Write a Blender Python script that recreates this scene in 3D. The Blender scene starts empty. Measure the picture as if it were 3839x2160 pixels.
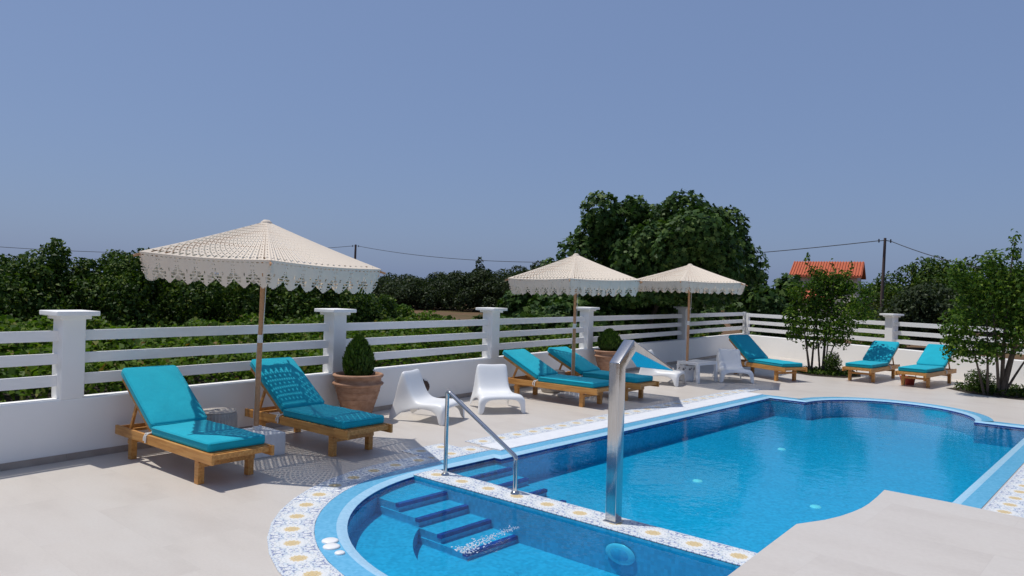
import bpy, bmesh, math, random
import numpy as np
from mathutils import Vector, Matrix
from mathutils.geometry import tessellate_polygon

R = math.radians
rng = np.random.default_rng(7)
random.seed(7)
scene = bpy.context.scene
COL = scene.collection

# ------------------------------------------------------------------ camera
# plan axes: X runs away from the left garden wall, Y runs along it, Z up; deck is z = 0
HEAD = 0.6259
FW = Vector((-math.sin(HEAD), math.cos(HEAD), 0))
RT = Vector((math.cos(HEAD), math.sin(HEAD), 0))
EYE = Vector((0, 0, 1.92))
PITCH, ROLL = 0.0019, -0.0271
fwd = FW * math.cos(PITCH) + Vector((0, 0, 1)) * math.sin(PITCH)
up0 = RT.cross(fwd)
cr, sr = math.cos(ROLL), math.sin(ROLL)
right = RT * cr - up0 * sr
up = up0 * cr + RT * sr
cam_data = bpy.data.cameras.new('camera')
cam = bpy.data.objects.new('camera', cam_data)
COL.objects.link(cam)
cam.matrix_world = Matrix(((right.x, up.x, -fwd.x, EYE.x), (right.y, up.y, -fwd.y, EYE.y),
                           (right.z, up.z, -fwd.z, EYE.z), (0, 0, 0, 1)))
cam_data.sensor_width = 36
cam_data.lens = 26.235
cam_data.clip_start = 0.05
cam_data.clip_end = 3000
scene.camera = cam


def site(fw_m, rt_m, z=0.0):
    """a point surveyed as metres ahead of and to the right of the viewpoint"""
    p = FW * fw_m + RT * rt_m
    return Vector((p.x, p.y, z))


# ------------------------------------------------------------------ light
SUN = Vector((-0.33, -0.16, 1.0)).normalized()
sun_el = math.asin(SUN.z)
sun_az = math.atan2(SUN.x, SUN.y)
world = bpy.data.worlds.new('World')
scene.world = world
world.use_nodes = True
wn, wl = world.node_tree.nodes, world.node_tree.links
wn.clear()
sky = wn.new('ShaderNodeTexSky')
sky.sky_type = 'NISHITA'
sky.sun_disc = False
sky.sun_elevation = sun_el
sky.sun_rotation = sun_az
sky.altitude = 0
sky.air_density = 1.0
sky.dust_density = 2.0
sky.ozone_density = 4.0
bgn = wn.new('ShaderNodeBackground')
bgn.inputs['Strength'].default_value = 0.09
wout = wn.new('ShaderNodeOutputWorld')
# summer haze veils the clear-sky colour evenly over the whole dome
veil = wn.new('ShaderNodeMix')
veil.data_type = 'RGBA'
veil.inputs[0].default_value = 0.62
veil.inputs[7].default_value = (2.30, 3.30, 5.95, 1)
wl.new(sky.outputs['Color'], veil.inputs[6])
wl.new(veil.outputs[2], bgn.inputs['Color'])
wl.new(bgn.outputs['Background'], wout.inputs['Surface'])

sd = bpy.data.lights.new('sun', 'SUN')
sd.energy = 3.35
sd.angle = R(0.55)
sd.color = (1.0, 0.965, 0.91)
so = bpy.data.objects.new('sun', sd)
so.rotation_euler = SUN.to_track_quat('Z', 'Y').to_euler()
so.location = (0, 0, 30)
COL.objects.link(so)

scene.view_settings.view_transform = 'Standard'
scene.view_settings.look = 'None'
scene.view_settings.exposure = 0.0
scene.view_settings.gamma = 1.0
scene.view_settings.use_curve_mapping = False
scene.render.engine = 'CYCLES'
scene.cycles.use_denoising = True
scene.cycles.max_bounces = 10
scene.cycles.diffuse_bounces = 6
scene.cycles.transparent_max_bounces = 16


# ------------------------------------------------------------------ helpers
def tag(o, label=None, cat=None, group=None, kind=None):
    if label: o['label'] = label
    if cat: o['category'] = cat
    if group: o['group'] = group
    if kind: o['kind'] = kind
    return o


def thing(name, label, cat, loc=(0, 0, 0), rotz=0.0, group=None):
    o = bpy.data.objects.new(name, None)
    o.empty_display_size = 0.1
    o.location = loc
    o.rotation_euler = (0, 0, rotz)
    COL.objects.link(o)
    return tag(o, label, cat, group)


def link(name, me, parent=None, loc=None, rot=None):
    o = bpy.data.objects.new(name, me)
    COL.objects.link(o)
    if parent is not None: o.parent = parent
    if loc is not None: o.location = loc
    if rot is not None: o.rotation_euler = rot
    return o


def copy_tree(o, parent=None):
    c = o.copy()
    COL.objects.link(c)
    c.parent = parent
    for ch in list(o.children):
        copy_tree(ch, c)
    return c


class MB:
    def __init__(self):
        self.v, self.f, self.smooth = [], [], []

    def add(self, vs, fs, smooth=False):
        n = len(self.v)
        self.v += [tuple(p) for p in vs]
        self.f += [tuple(i + n for i in f) for f in fs]
        self.smooth += [smooth] * len(fs)
        return self

    def box(self, c, s, rot=None):
        x, y, z = s[0] / 2, s[1] / 2, s[2] / 2
        vs = [Vector((a * x, b * y, d * z)) for a in (-1, 1) for b in (-1, 1) for d in (-1, 1)]
        if rot is not None:
            vs = [rot @ p for p in vs]
        vs = [p + Vector(c) for p in vs]
        return self.add(vs, [(0, 1, 3, 2), (4, 6, 7, 5), (0, 4, 5, 1), (2, 3, 7, 6), (0, 2, 6, 4), (1, 5, 7, 3)])

    def bar(self, a, b, w, h, upv=(0, 0, 1)):
        a, b = Vector(a), Vector(b)
        d = (b - a).normalized()
        u = Vector(upv)
        s = d.cross(u).normalized()
        u = s.cross(d).normalized()
        vs = []
        for p in (a, b):
            for i, j in ((-1, -1), (1, -1), (1, 1), (-1, 1)):
                vs.append(p + s * (i * w / 2) + u * (j * h / 2))
        return self.add(vs, [(3, 2, 1, 0), (4, 5, 6, 7), (0, 1, 5, 4), (1, 2, 6, 5), (2, 3, 7, 6), (3, 0, 4, 7)])

    def tube(self, pts, r, n=8, cap=True, smooth=True):
        pts = [Vector(p) for p in pts]
        rs = r if isinstance(r, (list, tuple)) else [r] * len(pts)
        rings = []
        ref = None
        for i, p in enumerate(pts):
            d = (pts[min(i + 1, len(pts) - 1)] - pts[max(i - 1, 0)]).normalized()
            if ref is None:
                ref = Vector((0, 0, 1)) if abs(d.z) < 0.9 else Vector((1, 0, 0))
            s = d.cross(ref).normalized()
            t = s.cross(d).normalized()
            ref = t
            rings.append([p + (s * math.cos(2 * math.pi * k / n) + t * math.sin(2 * math.pi * k / n)) * rs[i] for k in range(n)])
        vs = [q for ring in rings for q in ring]
        fs = []
        for i in range(len(pts) - 1):
            for k in range(n):
                a, b = i * n + k, i * n + (k + 1) % n
                fs.append((a, b, b + n, a + n))
        self.add(vs, fs, smooth)
        if cap:
            self.add(rings[0], [tuple(range(n))])
            self.add(rings[-1], [tuple(range(n - 1, -1, -1))])
        return self

    def lathe(self, prof, n=32, smooth=True, ripple=None, c=(0, 0, 0)):
        vs, fs = [], []
        for i, (r, z) in enumerate(prof):
            for k in range(n):
                a = 2 * math.pi * k / n
                rr = r * (1 + (ripple(a, i) if ripple else 0))
                vs.append((c[0] + rr * math.cos(a), c[1] + rr * math.sin(a), c[2] + z))
        for i in range(len(prof) - 1):
            for k in range(n):
                a, b = i * n + k, i * n + (k + 1) % n
                fs.append((a, b, b + n, a + n))
        return self.add(vs, fs, smooth)

    def prism(self, poly, z0, z1, top=True, bottom=True, sides=True):
        n = len(poly)
        vs = [(p[0], p[1], z0) for p in poly] + [(p[0], p[1], z1) for p in poly]
        fs = []
        if sides:
            fs += [(i, (i + 1) % n, (i + 1) % n + n, i + n) for i in range(n)]
        tris = tessellate_polygon([[Vector((p[0], p[1], 0)) for p in poly]])
        for t in tris:
            if top: fs.append(tuple(i + n for i in t))
            if bottom: fs.append(tuple(t))
        return self.add(vs, fs)

    def mesh(self, name, mats, recalc=True):
        me = bpy.data.meshes.new(name)
        me.from_pydata([tuple(p) for p in self.v], [], self.f)
        if self.smooth:
            me.polygons.foreach_set('use_smooth', self.smooth)
        for m in (mats if isinstance(mats, (list, tuple)) else [mats]):
            me.materials.append(m)
        if recalc:
            bm = bmesh.new()
            bm.from_mesh(me)
            bmesh.ops.recalc_face_normals(bm, faces=bm.faces)
            bm.to_mesh(me)
            bm.free()
        me.update()
        return me

    def build(self, name, mat, parent=None, loc=None, rot=None, bevel=0.0, seg=2, recalc=True):
        me = self.mesh(name, mat, recalc)
        if bevel:
            bm = bmesh.new()
            bm.from_mesh(me)
            bmesh.ops.remove_doubles(bm, verts=bm.verts, dist=1e-5)
            es = [e for e in bm.edges if len(e.link_faces) == 2 and e.calc_face_angle(0) > 0.5]
            bmesh.ops.bevel(bm, geom=es, offset=bevel, segments=seg, affect='EDGES', profile=0.6, clamp_overlap=True)
            for f in bm.faces: f.smooth = seg > 2
            bm.to_mesh(me)
            bm.free()
        return link(name, me, parent, loc, rot)


def bake(o):
    """freeze an object's modifiers into its mesh"""
    dg = bpy.context.evaluated_depsgraph_get()
    dg.update()
    me = bpy.data.meshes.new_from_object(o.evaluated_get(dg))
    o.modifiers.clear()
    o.data = me
    return o


def quads(name, verts, mat, nv=4):
    """fast mesh of separate n-gons from an (n, nv, 3) array"""
    n = len(verts)
    me = bpy.data.meshes.new(name)
    me.vertices.add(n * nv)
    me.vertices.foreach_set('co', np.ascontiguousarray(verts, dtype=np.float32).reshape(-1))
    me.loops.add(n * nv)
    me.loops.foreach_set('vertex_index', np.arange(n * nv, dtype=np.int32))
    me.polygons.add(n)
    me.polygons.foreach_set('loop_start', np.arange(0, n * nv, nv, dtype=np.int32))
    me.materials.append(mat)
    me.update(calc_edges=True)
    return me


# ------------------------------------------------------------------ materials
class Mat:
    def __init__(self, name, rough=0.6, spec=0.5):
        self.m = bpy.data.materials.new(name)
        self.m.use_nodes = True
        self.t = self.m.node_tree
        self.n, self.l = self.t.nodes, self.t.links
        self.b = self.n['Principled BSDF']
        self.b.inputs['Roughness'].default_value = rough
        self.b.inputs['Specular IOR Level'].default_value = spec
        self.out = self.n['Material Output']

    def node(self, kind, **kw):
        nd = self.n.new(kind)
        for k, v in kw.items():
            if k.startswith('i_'):
                nd.inputs[k[2:].replace('_', ' ')].default_value = v
            else:
                setattr(nd, k, v)
        return nd

    def coords(self, which='Object', scale=(1, 1, 1), rot=(0, 0, 0)):
        tc = self.n.new('ShaderNodeTexCoord')
        mp = self.n.new('ShaderNodeMapping')
        mp.inputs['Scale'].default_value = scale
        mp.inputs['Rotation'].default_value = rot
        self.l.new(tc.outputs[which], mp.inputs['Vector'])
        return mp.outputs['Vector']

    def pos(self, scale=(1, 1, 1), rot=(0, 0, 0)):
        g = self.n.new('ShaderNodeNewGeometry')
        mp = self.n.new('ShaderNodeMapping')
        mp.inputs['Scale'].default_value = scale
        mp.inputs['Rotation'].default_value = rot
        self.l.new(g.outputs['Position'], mp.inputs['Vector'])
        return mp.outputs['Vector']

    def noise(self, vec, scale, detail=4, rough=0.55, out='Fac'):
        nd = self.n.new('ShaderNodeTexNoise')
        nd.inputs['Scale'].default_value = scale
        nd.inputs['Detail'].default_value = detail
        nd.inputs['Roughness'].default_value = rough
        self.l.new(vec, nd.inputs['Vector'])
        return nd.outputs[out]

    def ramp(self, fac, stops, interp='LINEAR'):
        nd = self.n.new('ShaderNodeValToRGB')
        nd.color_ramp.interpolation = interp
        e = nd.color_ramp.elements
        while len(e) < len(stops): e.new(0.5)
        for el, (p, c) in zip(e, stops):
            el.position = p
            el.color = (*c, 1) if len(c) == 3 else c
        self.l.new(fac, nd.inputs['Fac'])
        return nd.outputs['Color']

    def mix(self, fac, a, b, mode='MIX'):
        nd = self.n.new('ShaderNodeMix')
        nd.data_type = 'RGBA'
        nd.blend_type = mode
        for key, v in ((0, fac), (6, a), (7, b)):
            if isinstance(v, (int, float)):
                nd.inputs[key].default_value = v
            elif isinstance(v, tuple):
                nd.inputs[key].default_value = (*v, 1)
            else:
                self.l.new(v, nd.inputs[key])
        return nd.outputs[2]

    def math(self, op, a, b=None, c=None):
        nd = self.n.new('ShaderNodeMath')
        nd.operation = op
        for i, v in enumerate((a, b, c)):
            if v is None: continue
            if isinstance(v, (int, float)): nd.inputs[i].default_value = v
            else: self.l.new(v, nd.inputs[i])
        return nd.outputs[0]

    def color(self, c):
        if isinstance(c, tuple): self.b.inputs['Base Color'].default_value = (*c, 1)
        else: self.l.new(c, self.b.inputs['Base Color'])
        return self

    def bump(self, h, strength=0.3, dist=0.01):
        nd = self.n.new('ShaderNodeBump')
        nd.inputs['Strength'].default_value = strength
        nd.inputs['Distance'].default_value = dist
        self.l.new(h, nd.inputs['Height'])
        self.l.new(nd.outputs['Normal'], self.b.inputs['Normal'])
        return self


def flat_noise(name, a, b, scale, rough=0.6, bump=0.0, bscale=60, stretch=(1, 1, 1), spec=0.4, dist=0.004):
    m = Mat(name, rough, spec)
    v = m.coords('Object', stretch)
    m.color(m.ramp(m.noise(v, scale), [(0.3, a), (0.7, b)]))
    if bump: m.bump(m.noise(v, bscale, 3), bump, dist)
    return m.m


def mk_wood(name, dark, mid, light):
    m = Mat(name, 0.45, 0.4)
    v = m.coords('Object', (1.2, 14, 14))
    n1 = m.noise(v, 2.6, 6, 0.6)
    v2 = m.coords('Object', (0.5, 3, 3))
    n2 = m.noise(v2, 1.8, 3)
    grain = m.ramp(n1, [(0.3, dark), (0.5, mid), (0.72, light)])
    m.color(m.mix(m.math('MULTIPLY', n2, 0.55), grain, mid))
    m.bump(n1, 0.25, 0.002)
    return m.m


def mk_leaf(name, stops, trans=0.35, rough=0.5):
    m = Mat(name, rough, 0.12)
    g = m.n.new('ShaderNodeNewGeometry')
    c = m.ramp(g.outputs['Random Per Island'], stops)
    m.color(c)
    tr = m.n.new('ShaderNodeBsdfTranslucent')
    c2 = m.mix(1.0, c, (1.0, 1.25, 0.35), 'MULTIPLY')
    m.l.new(c2, tr.inputs['Color'])
    mx = m.n.new('ShaderNodeMixShader')
    mx.inputs[0].default_value = trans
    m.l.new(m.b.outputs[0], mx.inputs[1])
    m.l.new(tr.outputs[0], mx.inputs[2])
    m.l.new(mx.outputs[0], m.out.inputs['Surface'])
    return m.m


def mk_plaster():
    m = Mat('white_plaster', 0.75, 0.3)
    v = m.pos()
    n = m.noise(v, 1.3, 5)
    m.color(m.ramp(n, [(0.25, (0.85, 0.835, 0.80)), (0.75, (0.90, 0.885, 0.85))]))
    m.bump(m.noise(v, 90, 3), 0.18, 0.004)
    return m.m


def mk_deck():
    m = Mat('beige_porcelain', 0.42, 0.35)
    v = m.pos(rot=(0, 0, R(5.5)))
    br = m.node('ShaderNodeTexBrick', offset=0.5, squash=1.0)
    br.inputs['Scale'].default_value = 1.0
    br.inputs['Brick Width'].default_value = 1.2
    br.inputs['Row Height'].default_value = 0.6
    br.inputs['Mortar Size'].default_value = 0.0016
    br.inputs['Mortar Smooth'].default_value = 0.3
    br.inputs['Color1'].default_value = (0.0, 0.0, 0.0, 1)
    br.inputs['Color2'].default_value = (1.0, 1.0, 1.0, 1)
    m.l.new(v, br.inputs['Vector'])
    tone = m.math('MULTIPLY', br.outputs['Color'], 1.0)
    # cloudy stone print that differs from tile to tile
    wn_ = m.node('ShaderNodeVectorMath', operation='ADD')
    cmb = m.node('ShaderNodeCombineXYZ')
    m.l.new(m.math('MULTIPLY', tone, 9.0), cmb.inputs[2])
    m.l.new(v, wn_.inputs[0])
    m.l.new(cmb.outputs[0], wn_.inputs[1])
    mp = m.node('ShaderNodeMapping')
    mp.inputs['Scale'].default_value = (0.9, 2.0, 1.0)
    m.l.new(wn_.outputs[0], mp.inputs['Vector'])
    n1 = m.noise(mp.outputs[0], 1.1, 6, 0.6)
    n2 = m.noise(v, 0.35, 3)
    base = m.ramp(n1, [(0.28, (0.50, 0.445, 0.385)), (0.5, (0.575, 0.52, 0.455)), (0.75, (0.605, 0.56, 0.50))])
    base = m.mix(m.math('MULTIPLY', n2, 0.5), base, (0.55, 0.51, 0.465))
    base = m.mix(m.math('MULTIPLY', tone, 0.10), base, (0.50, 0.455, 0.42))
    fine = m.noise(v, 45, 3)
    base = m.mix(0.10, base, m.ramp(fine, [(0.3, (0.4, 0.36, 0.33)), (0.7, (0.7, 0.66, 0.62))]))
    m.color(m.mix(m.math('MULTIPLY', br.outputs['Fac'], 0.2), base, (0.40, 0.36, 0.33)))
    m.bump(m.math('SUBTRACT', m.math('MULTIPLY', fine, 0.15), br.outputs['Fac']), 0.2, 0.0015)
    return m.m


def mk_pool_tile(name, a, b, size=0.025, grout=(0.25, 0.5, 0.62), rough=0.25, vary=1.0):
    m = Mat(name, rough, 0.5)
    v = m.pos(scale=(1 / size,) * 3, rot=(0, 0, R(5.5)))
    fl = m.node('ShaderNodeVectorMath', operation='FLOOR')
    m.l.new(v, fl.inputs[0])
    w = m.node('ShaderNodeTexWhiteNoise', noise_dimensions='3D')
    m.l.new(fl.outputs[0], w.inputs['Vector'])
    big = m.noise(m.pos(), 2.2, 3)
    f = m.math('ADD', m.math('MULTIPLY', w.outputs['Value'], 0.6 * vary), m.math('MULTIPLY', big, 0.4))
    m.color(m.ramp(f, [(0.2, a), (0.8, b)]))
    return m.m


def mk_water():
    m = bpy.data.materials.new('pool_water')
    m.use_nodes = True
    n, l = m.node_tree.nodes, m.node_tree.links
    n.clear()
    tr = n.new('ShaderNodeBsdfTransparent')
    tr.inputs['Color'].default_value = (0.36, 0.91, 0.97, 1)
    gl = n.new('ShaderNodeBsdfGlossy')
    gl.inputs['Roughness'].default_value = 0.03
    g = n.new('ShaderNodeNewGeometry')
    mp = n.new('ShaderNodeMapping')
    mp.inputs['Scale'].default_value = (1.0, 1.0, 1.0)
    l.new(g.outputs['Position'], mp.inputs['Vector'])
    n1 = n.new('ShaderNodeTexNoise')
    n1.inputs['Scale'].default_value = 5.0
    n1.inputs['Detail'].default_value = 3
    n2 = n.new('ShaderNodeTexNoise')
    n2.inputs['Scale'].default_value = 19.0
    n2.inputs['Detail'].default_value = 2
    for q in (n1, n2): l.new(mp.outputs[0], q.inputs['Vector'])
    ad = n.new('ShaderNodeMath')
    ad.operation = 'MULTIPLY_ADD'
    ad.inputs[1].default_value = 0.35
    l.new(n2.outputs['Fac'], ad.inputs[0])
    l.new(n1.outputs['Fac'], ad.inputs[2])
    bp = n.new('ShaderNodeBump')
    bp.inputs['Strength'].default_value = 0.16
    bp.inputs['Distance'].default_value = 0.02
    l.new(ad.outputs[0], bp.inputs['Height'])
    l.new(bp.outputs[0], gl.inputs['Normal'])
    fr = n.new('ShaderNodeFresnel')
    fr.inputs['IOR'].default_value = 1.27
    l.new(bp.outputs[0], fr.inputs['Normal'])
    mx = n.new('ShaderNodeMixShader')
    l.new(fr.outputs[0], mx.inputs[0])
    l.new(tr.outputs[0], mx.inputs[1])
    l.new(gl.outputs[0], mx.inputs[2])
    o = n.new('ShaderNodeOutputMaterial')
    l.new(mx.outputs[0], o.inputs['Surface'])
    return m


def mk_encaustic():
    """patterned cement tile print: ochre medallion in a white ring, blue scrolls in the corners"""
    m = Mat('patterned_tile_print', 0.4, 0.4)
    tc = m.n.new('ShaderNodeTexCoord')
    sp = m.n.new('ShaderNodeSeparateXYZ')
    m.l.new(tc.outputs['UV'], sp.inputs[0])
    u = m.math('MULTIPLY', m.math('SUBTRACT', sp.outputs[0], 0.5), 2.0)
    v = m.math('MULTIPLY', m.math('SUBTRACT', sp.outputs[1], 0.5), 2.0)
    au, av = m.math('ABSOLUTE', u), m.math('ABSOLUTE', v)
    r = m.math('SQRT', m.math('ADD', m.math('MULTIPLY', u, u), m.math('MULTIPLY', v, v)))
    th = m.math('ARCTAN2', v, u)
    scal = m.math('MULTIPLY', m.math('COSINE', m.math('MULTIPLY', th, 12.0)), 0.035)
    rr = m.math('ADD', r, scal)
    # folded coordinates make the scrolls mirror about both axes and the diagonals
    cb = m.n.new('ShaderNodeCombineXYZ')
    m.l.new(m.math('MAXIMUM', au, av), cb.inputs[0])
    m.l.new(m.math('MINIMUM', au, av), cb.inputs[1])
    cb2 = m.n.new('ShaderNodeCombineXYZ')
    m.l.new(au, cb2.inputs[0])
    m.l.new(av, cb2.inputs[1])
    n1 = m.noise(cb2.outputs[0], 3.6, 2, 0.5)
    n2 = m.noise(cb.outputs[0], 5.5, 2, 0.5)
    n3 = m.noise(cb2.outputs[0], 6.5, 3, 0.6)
    edge = m.math('MULTIPLY', m.math('SUBTRACT', r, 0.62), 0.10)
    line = m.math('GREATER_THAN', m.math('ADD', n3, edge), 0.595)
    line2 = m.math('LESS_THAN', m.math('ABSOLUTE', m.math('SUBTRACT', n2, 0.5)), 0.03)
    lblue = m.math('GREATER_THAN', n1, 0.54)
    out = m.math('GREATER_THAN', rr, 0.52)
    col = m.mix(m.math('MULTIPLY', lblue, 0.45), (0.74, 0.75, 0.75), (0.44, 0.56, 0.68))
    col = m.mix(m.math('MULTIPLY', line2, 0.45), col, (0.42, 0.46, 0.38))
    col = m.mix(m.math('MULTIPLY', line, 0.85), col, (0.13, 0.17, 0.36))
    col = m.mix(out, (0.74, 0.74, 0.72), col)
    och = m.ramp(m.noise(cb.outputs[0], 11, 3), [(0.35, (0.60, 0.41, 0.17)), (0.5, (0.66, 0.52, 0.28)), (0.7, (0.70, 0.62, 0.45))])
    col = m.mix(m.math('LESS_THAN', rr, 0.36), col, och)
    core = m.math('LESS_THAN', m.math('ABSOLUTE', m.math('SUBTRACT', r, 0.16)), 0.02)
    col = m.mix(m.math('MULTIPLY', core, 0.6), col, (0.45, 0.32, 0.16))
    m.color(col)
    return m.m


def mk_cushion():
    m = Mat('turquoise_canvas', 0.85, 0.15)
    v = m.coords('Object')
    n = m.noise(v, 3.5, 4)
    m.color(m.ramp(n, [(0.3, (0.008, 0.34, 0.445)), (0.7, (0.010, 0.40, 0.515))]))
    w = m.noise(v, 420, 1)
    soft = m.noise(v, 9, 3)
    m.bump(m.math('ADD', m.math('MULTIPLY', w, 0.12), soft), 0.6, 0.012)
    m.b.inputs['Sheen Weight'].default_value = 0.1
    return m.m


def mk_crochet():
    m = Mat('cotton_crochet', 0.9, 0.1)
    v = m.coords('Object', (160, 160, 160))
    n = m.noise(v, 1.0, 2)
    m.color(m.ramp(n, [(0.3, (0.71, 0.61, 0.495)), (0.7, (0.77, 0.68, 0.565))]))
    m.bump(n, 0.4, 0.003)
    tr = m.n.new('ShaderNodeBsdfTranslucent')
    tr.inputs['Color'].default_value = (0.75, 0.66, 0.54, 1)
    mx = m.n.new('ShaderNodeMixShader')
    mx.inputs[0].default_value = 0.05
    m.l.new(m.b.outputs[0], mx.inputs[1])
    m.l.new(tr.outputs[0], mx.inputs[2])
    m.l.new(mx.outputs[0], m.out.inputs['Surface'])
    return m.m


def mk_steel(name, rough):
    m = Mat(name, rough, 0.5)
    m.b.inputs['Metallic'].default_value = 1.0
    v = m.coords('Object', (60, 60, 2))
    n = m.noise(v, 2.0, 3)
    m.color(m.ramp(n, [(0.3, (0.52, 0.51, 0.50)), (0.7, (0.62, 0.61, 0.60))]))
    m.bump(m.noise(m.coords('Object', (3, 3, 3)), 4, 3), 0.05, 0.01)
    return m.m


def mk_ground():
    m = Mat('dry_field_soil', 0.95, 0.1)
    v = m.pos()
    n = m.noise(v, 0.06, 5)
    n2 = m.noise(v, 1.7, 6, 0.7)
    c = m.ramp(n, [(0.40, (0.075, 0.085, 0.03)), (0.50, (0.15, 0.085, 0.05)), (0.62, (0.18, 0.10, 0.06))])
    m.color(m.mix(0.6, c, m.ramp(n2, [(0.3, (0.06, 0.045, 0.025)), (0.7, (0.22, 0.14, 0.08))]), 'MIX'))
    m.bump(n2, 0.8, 0.05)
    return m.m


M = {}
M['plaster'] = mk_plaster()
M['rail'] = flat_noise('white_painted_board', (0.83, 0.82, 0.795), (0.88, 0.87, 0.845), 4, 0.5, 0.1, 30, (1, 1, 6))
M['deck'] = mk_deck()
M['skirting'] = flat_noise('skirting_stone', (0.30, 0.25, 0.215), (0.40, 0.345, 0.30), 5, 0.5, 0.1, 60)
M['wood'] = mk_wood('oiled_acacia', (0.31, 0.118, 0.026), (0.53, 0.25, 0.064), (0.67, 0.385, 0.125))
M['pole_wood'] = mk_wood('umbrella_pole_wood', (0.40, 0.19, 0.085), (0.52, 0.27, 0.13), (0.60, 0.34, 0.18))
M['cushion'] = mk_cushion()
M['crochet'] = mk_crochet()
M['plastic'] = flat_noise('white_moulded_plastic', (0.78, 0.78, 0.77), (0.83, 0.83, 0.82), 3, 0.38, 0.05, 200, dist=0.001)
M['concrete'] = flat_noise('whitewashed_concrete', (0.60, 0.60, 0.60), (0.76, 0.76, 0.76), 7, 0.85, 0.5, 30)
M['rope'] = flat_noise('cotton_cord', (0.70, 0.68, 0.64), (0.80, 0.78, 0.74), 30, 0.9)
M['terracotta'] = flat_noise('weathered_terracotta', (0.27, 0.135, 0.075), (0.46, 0.27, 0.175), 7, 0.85, 0.35, 40, (1, 1, 2.5))
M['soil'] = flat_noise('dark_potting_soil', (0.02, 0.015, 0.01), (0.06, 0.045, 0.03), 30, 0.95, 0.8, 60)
M['pouf'] = flat_noise('grey_knit', (0.40, 0.36, 0.32), (0.50, 0.455, 0.41), 12, 0.95, 0.4, 90)
M['iron'] = flat_noise('rusty_iron', (0.07, 0.04, 0.03), (0.16, 0.10, 0.075), 40, 0.7, 0.4, 90)
M['steel'] = mk_steel('polished_steel', 0.1)
M['steel2'] = mk_steel('brushed_steel', 0.14)
M['tile_light'] = mk_pool_tile('light_blue_coping_tile', (0.105, 0.40, 0.62), (0.15, 0.47, 0.70))
M['tile_lip'] = mk_pool_tile('pale_blue_lip_tile', (0.33, 0.57, 0.73), (0.39, 0.63, 0.79))
M['tile_dark'] = mk_pool_tile('cobalt_waterline_tile', (0.012, 0.022, 0.16), (0.03, 0.05, 0.30), 0.05)
M['tile_pool'] = mk_pool_tile('turquoise_pool_mosaic', (0.028, 0.345, 0.54), (0.075, 0.455, 0.69), 0.03)
M['glitter'] = flat_noise('white_glint_speck', (0.8, 0.8, 0.8), (0.86, 0.84, 0.86), 30, 0.15)  # white for the sun glint modelled on the spa water
M['encaustic'] = mk_encaustic()
M['water'] = mk_water()
M['grate'] = flat_noise('white_grate_plastic', (0.76, 0.77, 0.79), (0.82, 0.83, 0.84), 6, 0.5)
M['red'] = flat_noise('faded_red_plastic', (0.40, 0.06, 0.045), (0.50, 0.09, 0.06), 8, 0.6)
M['dark_print'] = flat_noise('dark_printed_motif', (0.08, 0.08, 0.085), (0.14, 0.14, 0.15), 20, 0.6)
M['ground'] = mk_ground()
M['bark'] = flat_noise('grey_bark', (0.06, 0.045, 0.032), (0.15, 0.115, 0.085), 18, 0.95, 0.8, 30, (1, 1, 0.3))
M['pole'] = flat_noise('weathered_timber_pole', (0.075, 0.05, 0.045), (0.14, 0.10, 0.085), 9, 0.9, 0.4, 40, (1, 1, 0.1))
M['wire'] = flat_noise('black_cable', (0.03, 0.03, 0.032), (0.04, 0.04, 0.042), 3, 0.6)
M['roof'] = flat_noise('orange_roof_tile', (0.42, 0.095, 0.042), (0.54, 0.14, 0.06), 6, 0.8)
M['house'] = flat_noise('cream_render', (0.52, 0.45, 0.36), (0.60, 0.53, 0.44), 1.2, 0.85, 0.2, 30)
M['grey_render'] = flat_noise('pale_grey_render', (0.42, 0.40, 0.36), (0.52, 0.49, 0.44), 1.2, 0.9, 0.2, 30)
M['glass_dark'] = flat_noise('dark_window_glass', (0.03, 0.035, 0.04), (0.05, 0.055, 0.06), 2, 0.1)

M['leaf_vine'] = mk_leaf('vine_leaf', [(0.0, (0.04, 0.085, 0.010)), (0.5, (0.085, 0.15, 0.018)), (0.88, (0.14, 0.20, 0.03)), (0.97, (0.20, 0.20, 0.06)), (1.0, (0.25, 0.12, 0.04))])
M['leaf_orchard'] = mk_leaf('orchard_leaf', [(0.0, (0.018, 0.042, 0.008)), (0.6, (0.044, 0.085, 0.012)), (0.93, (0.10, 0.145, 0.02)), (1.0, (0.13, 0.15, 0.025))], 0.2)
M['leaf_fig'] = mk_leaf('fig_leaf', [(0.0, (0.018, 0.046, 0.011)), (0.6, (0.048, 0.094, 0.020)), (1.0, (0.12, 0.175, 0.045))], 0.18)
M['leaf_olive'] = mk_leaf('olive_leaf', [(0.0, (0.022, 0.036, 0.016)), (0.6, (0.042, 0.060, 0.028)), (1.0, (0.08, 0.10, 0.05))], 0.2)
M['leaf_citrus'] = mk_leaf('citrus_leaf', [(0.0, (0.028, 0.066, 0.009)), (0.6, (0.066, 0.13, 0.016)), (1.0, (0.17, 0.235, 0.03))], 0.3)
M['leaf_cypress'] = mk_leaf('cypress_spray', [(0.0, (0.028, 0.062, 0.012)), (0.7, (0.06, 0.11, 0.02)), (1.0, (0.10, 0.16, 0.03))], 0.25)
M['leaf_dry'] = mk_leaf('dry_weed', [(0.0, (0.10, 0.07, 0.03)), (0.6, (0.20, 0.12, 0.06)), (1.0, (0.16, 0.17, 0.05))], 0.25)


# ------------------------------------------------------------------ ground and deck
def sheet(name, poly, z, mat, holes=(), parent=None):
    loops = [[Vector((p[0], p[1], z)) for p in poly]] + [[Vector((p[0], p[1], z)) for p in h] for h in holes]
    vs = [p for l in loops for p in l]
    tris = tessellate_polygon(loops)
    mb = MB()
    mb.add(vs, [tuple(t) for t in tris])
    me = mb.mesh(name, mat)
    if me.polygons[0].normal.z < 0: me.flip_normals()
    return link(name, me, parent)


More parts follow.
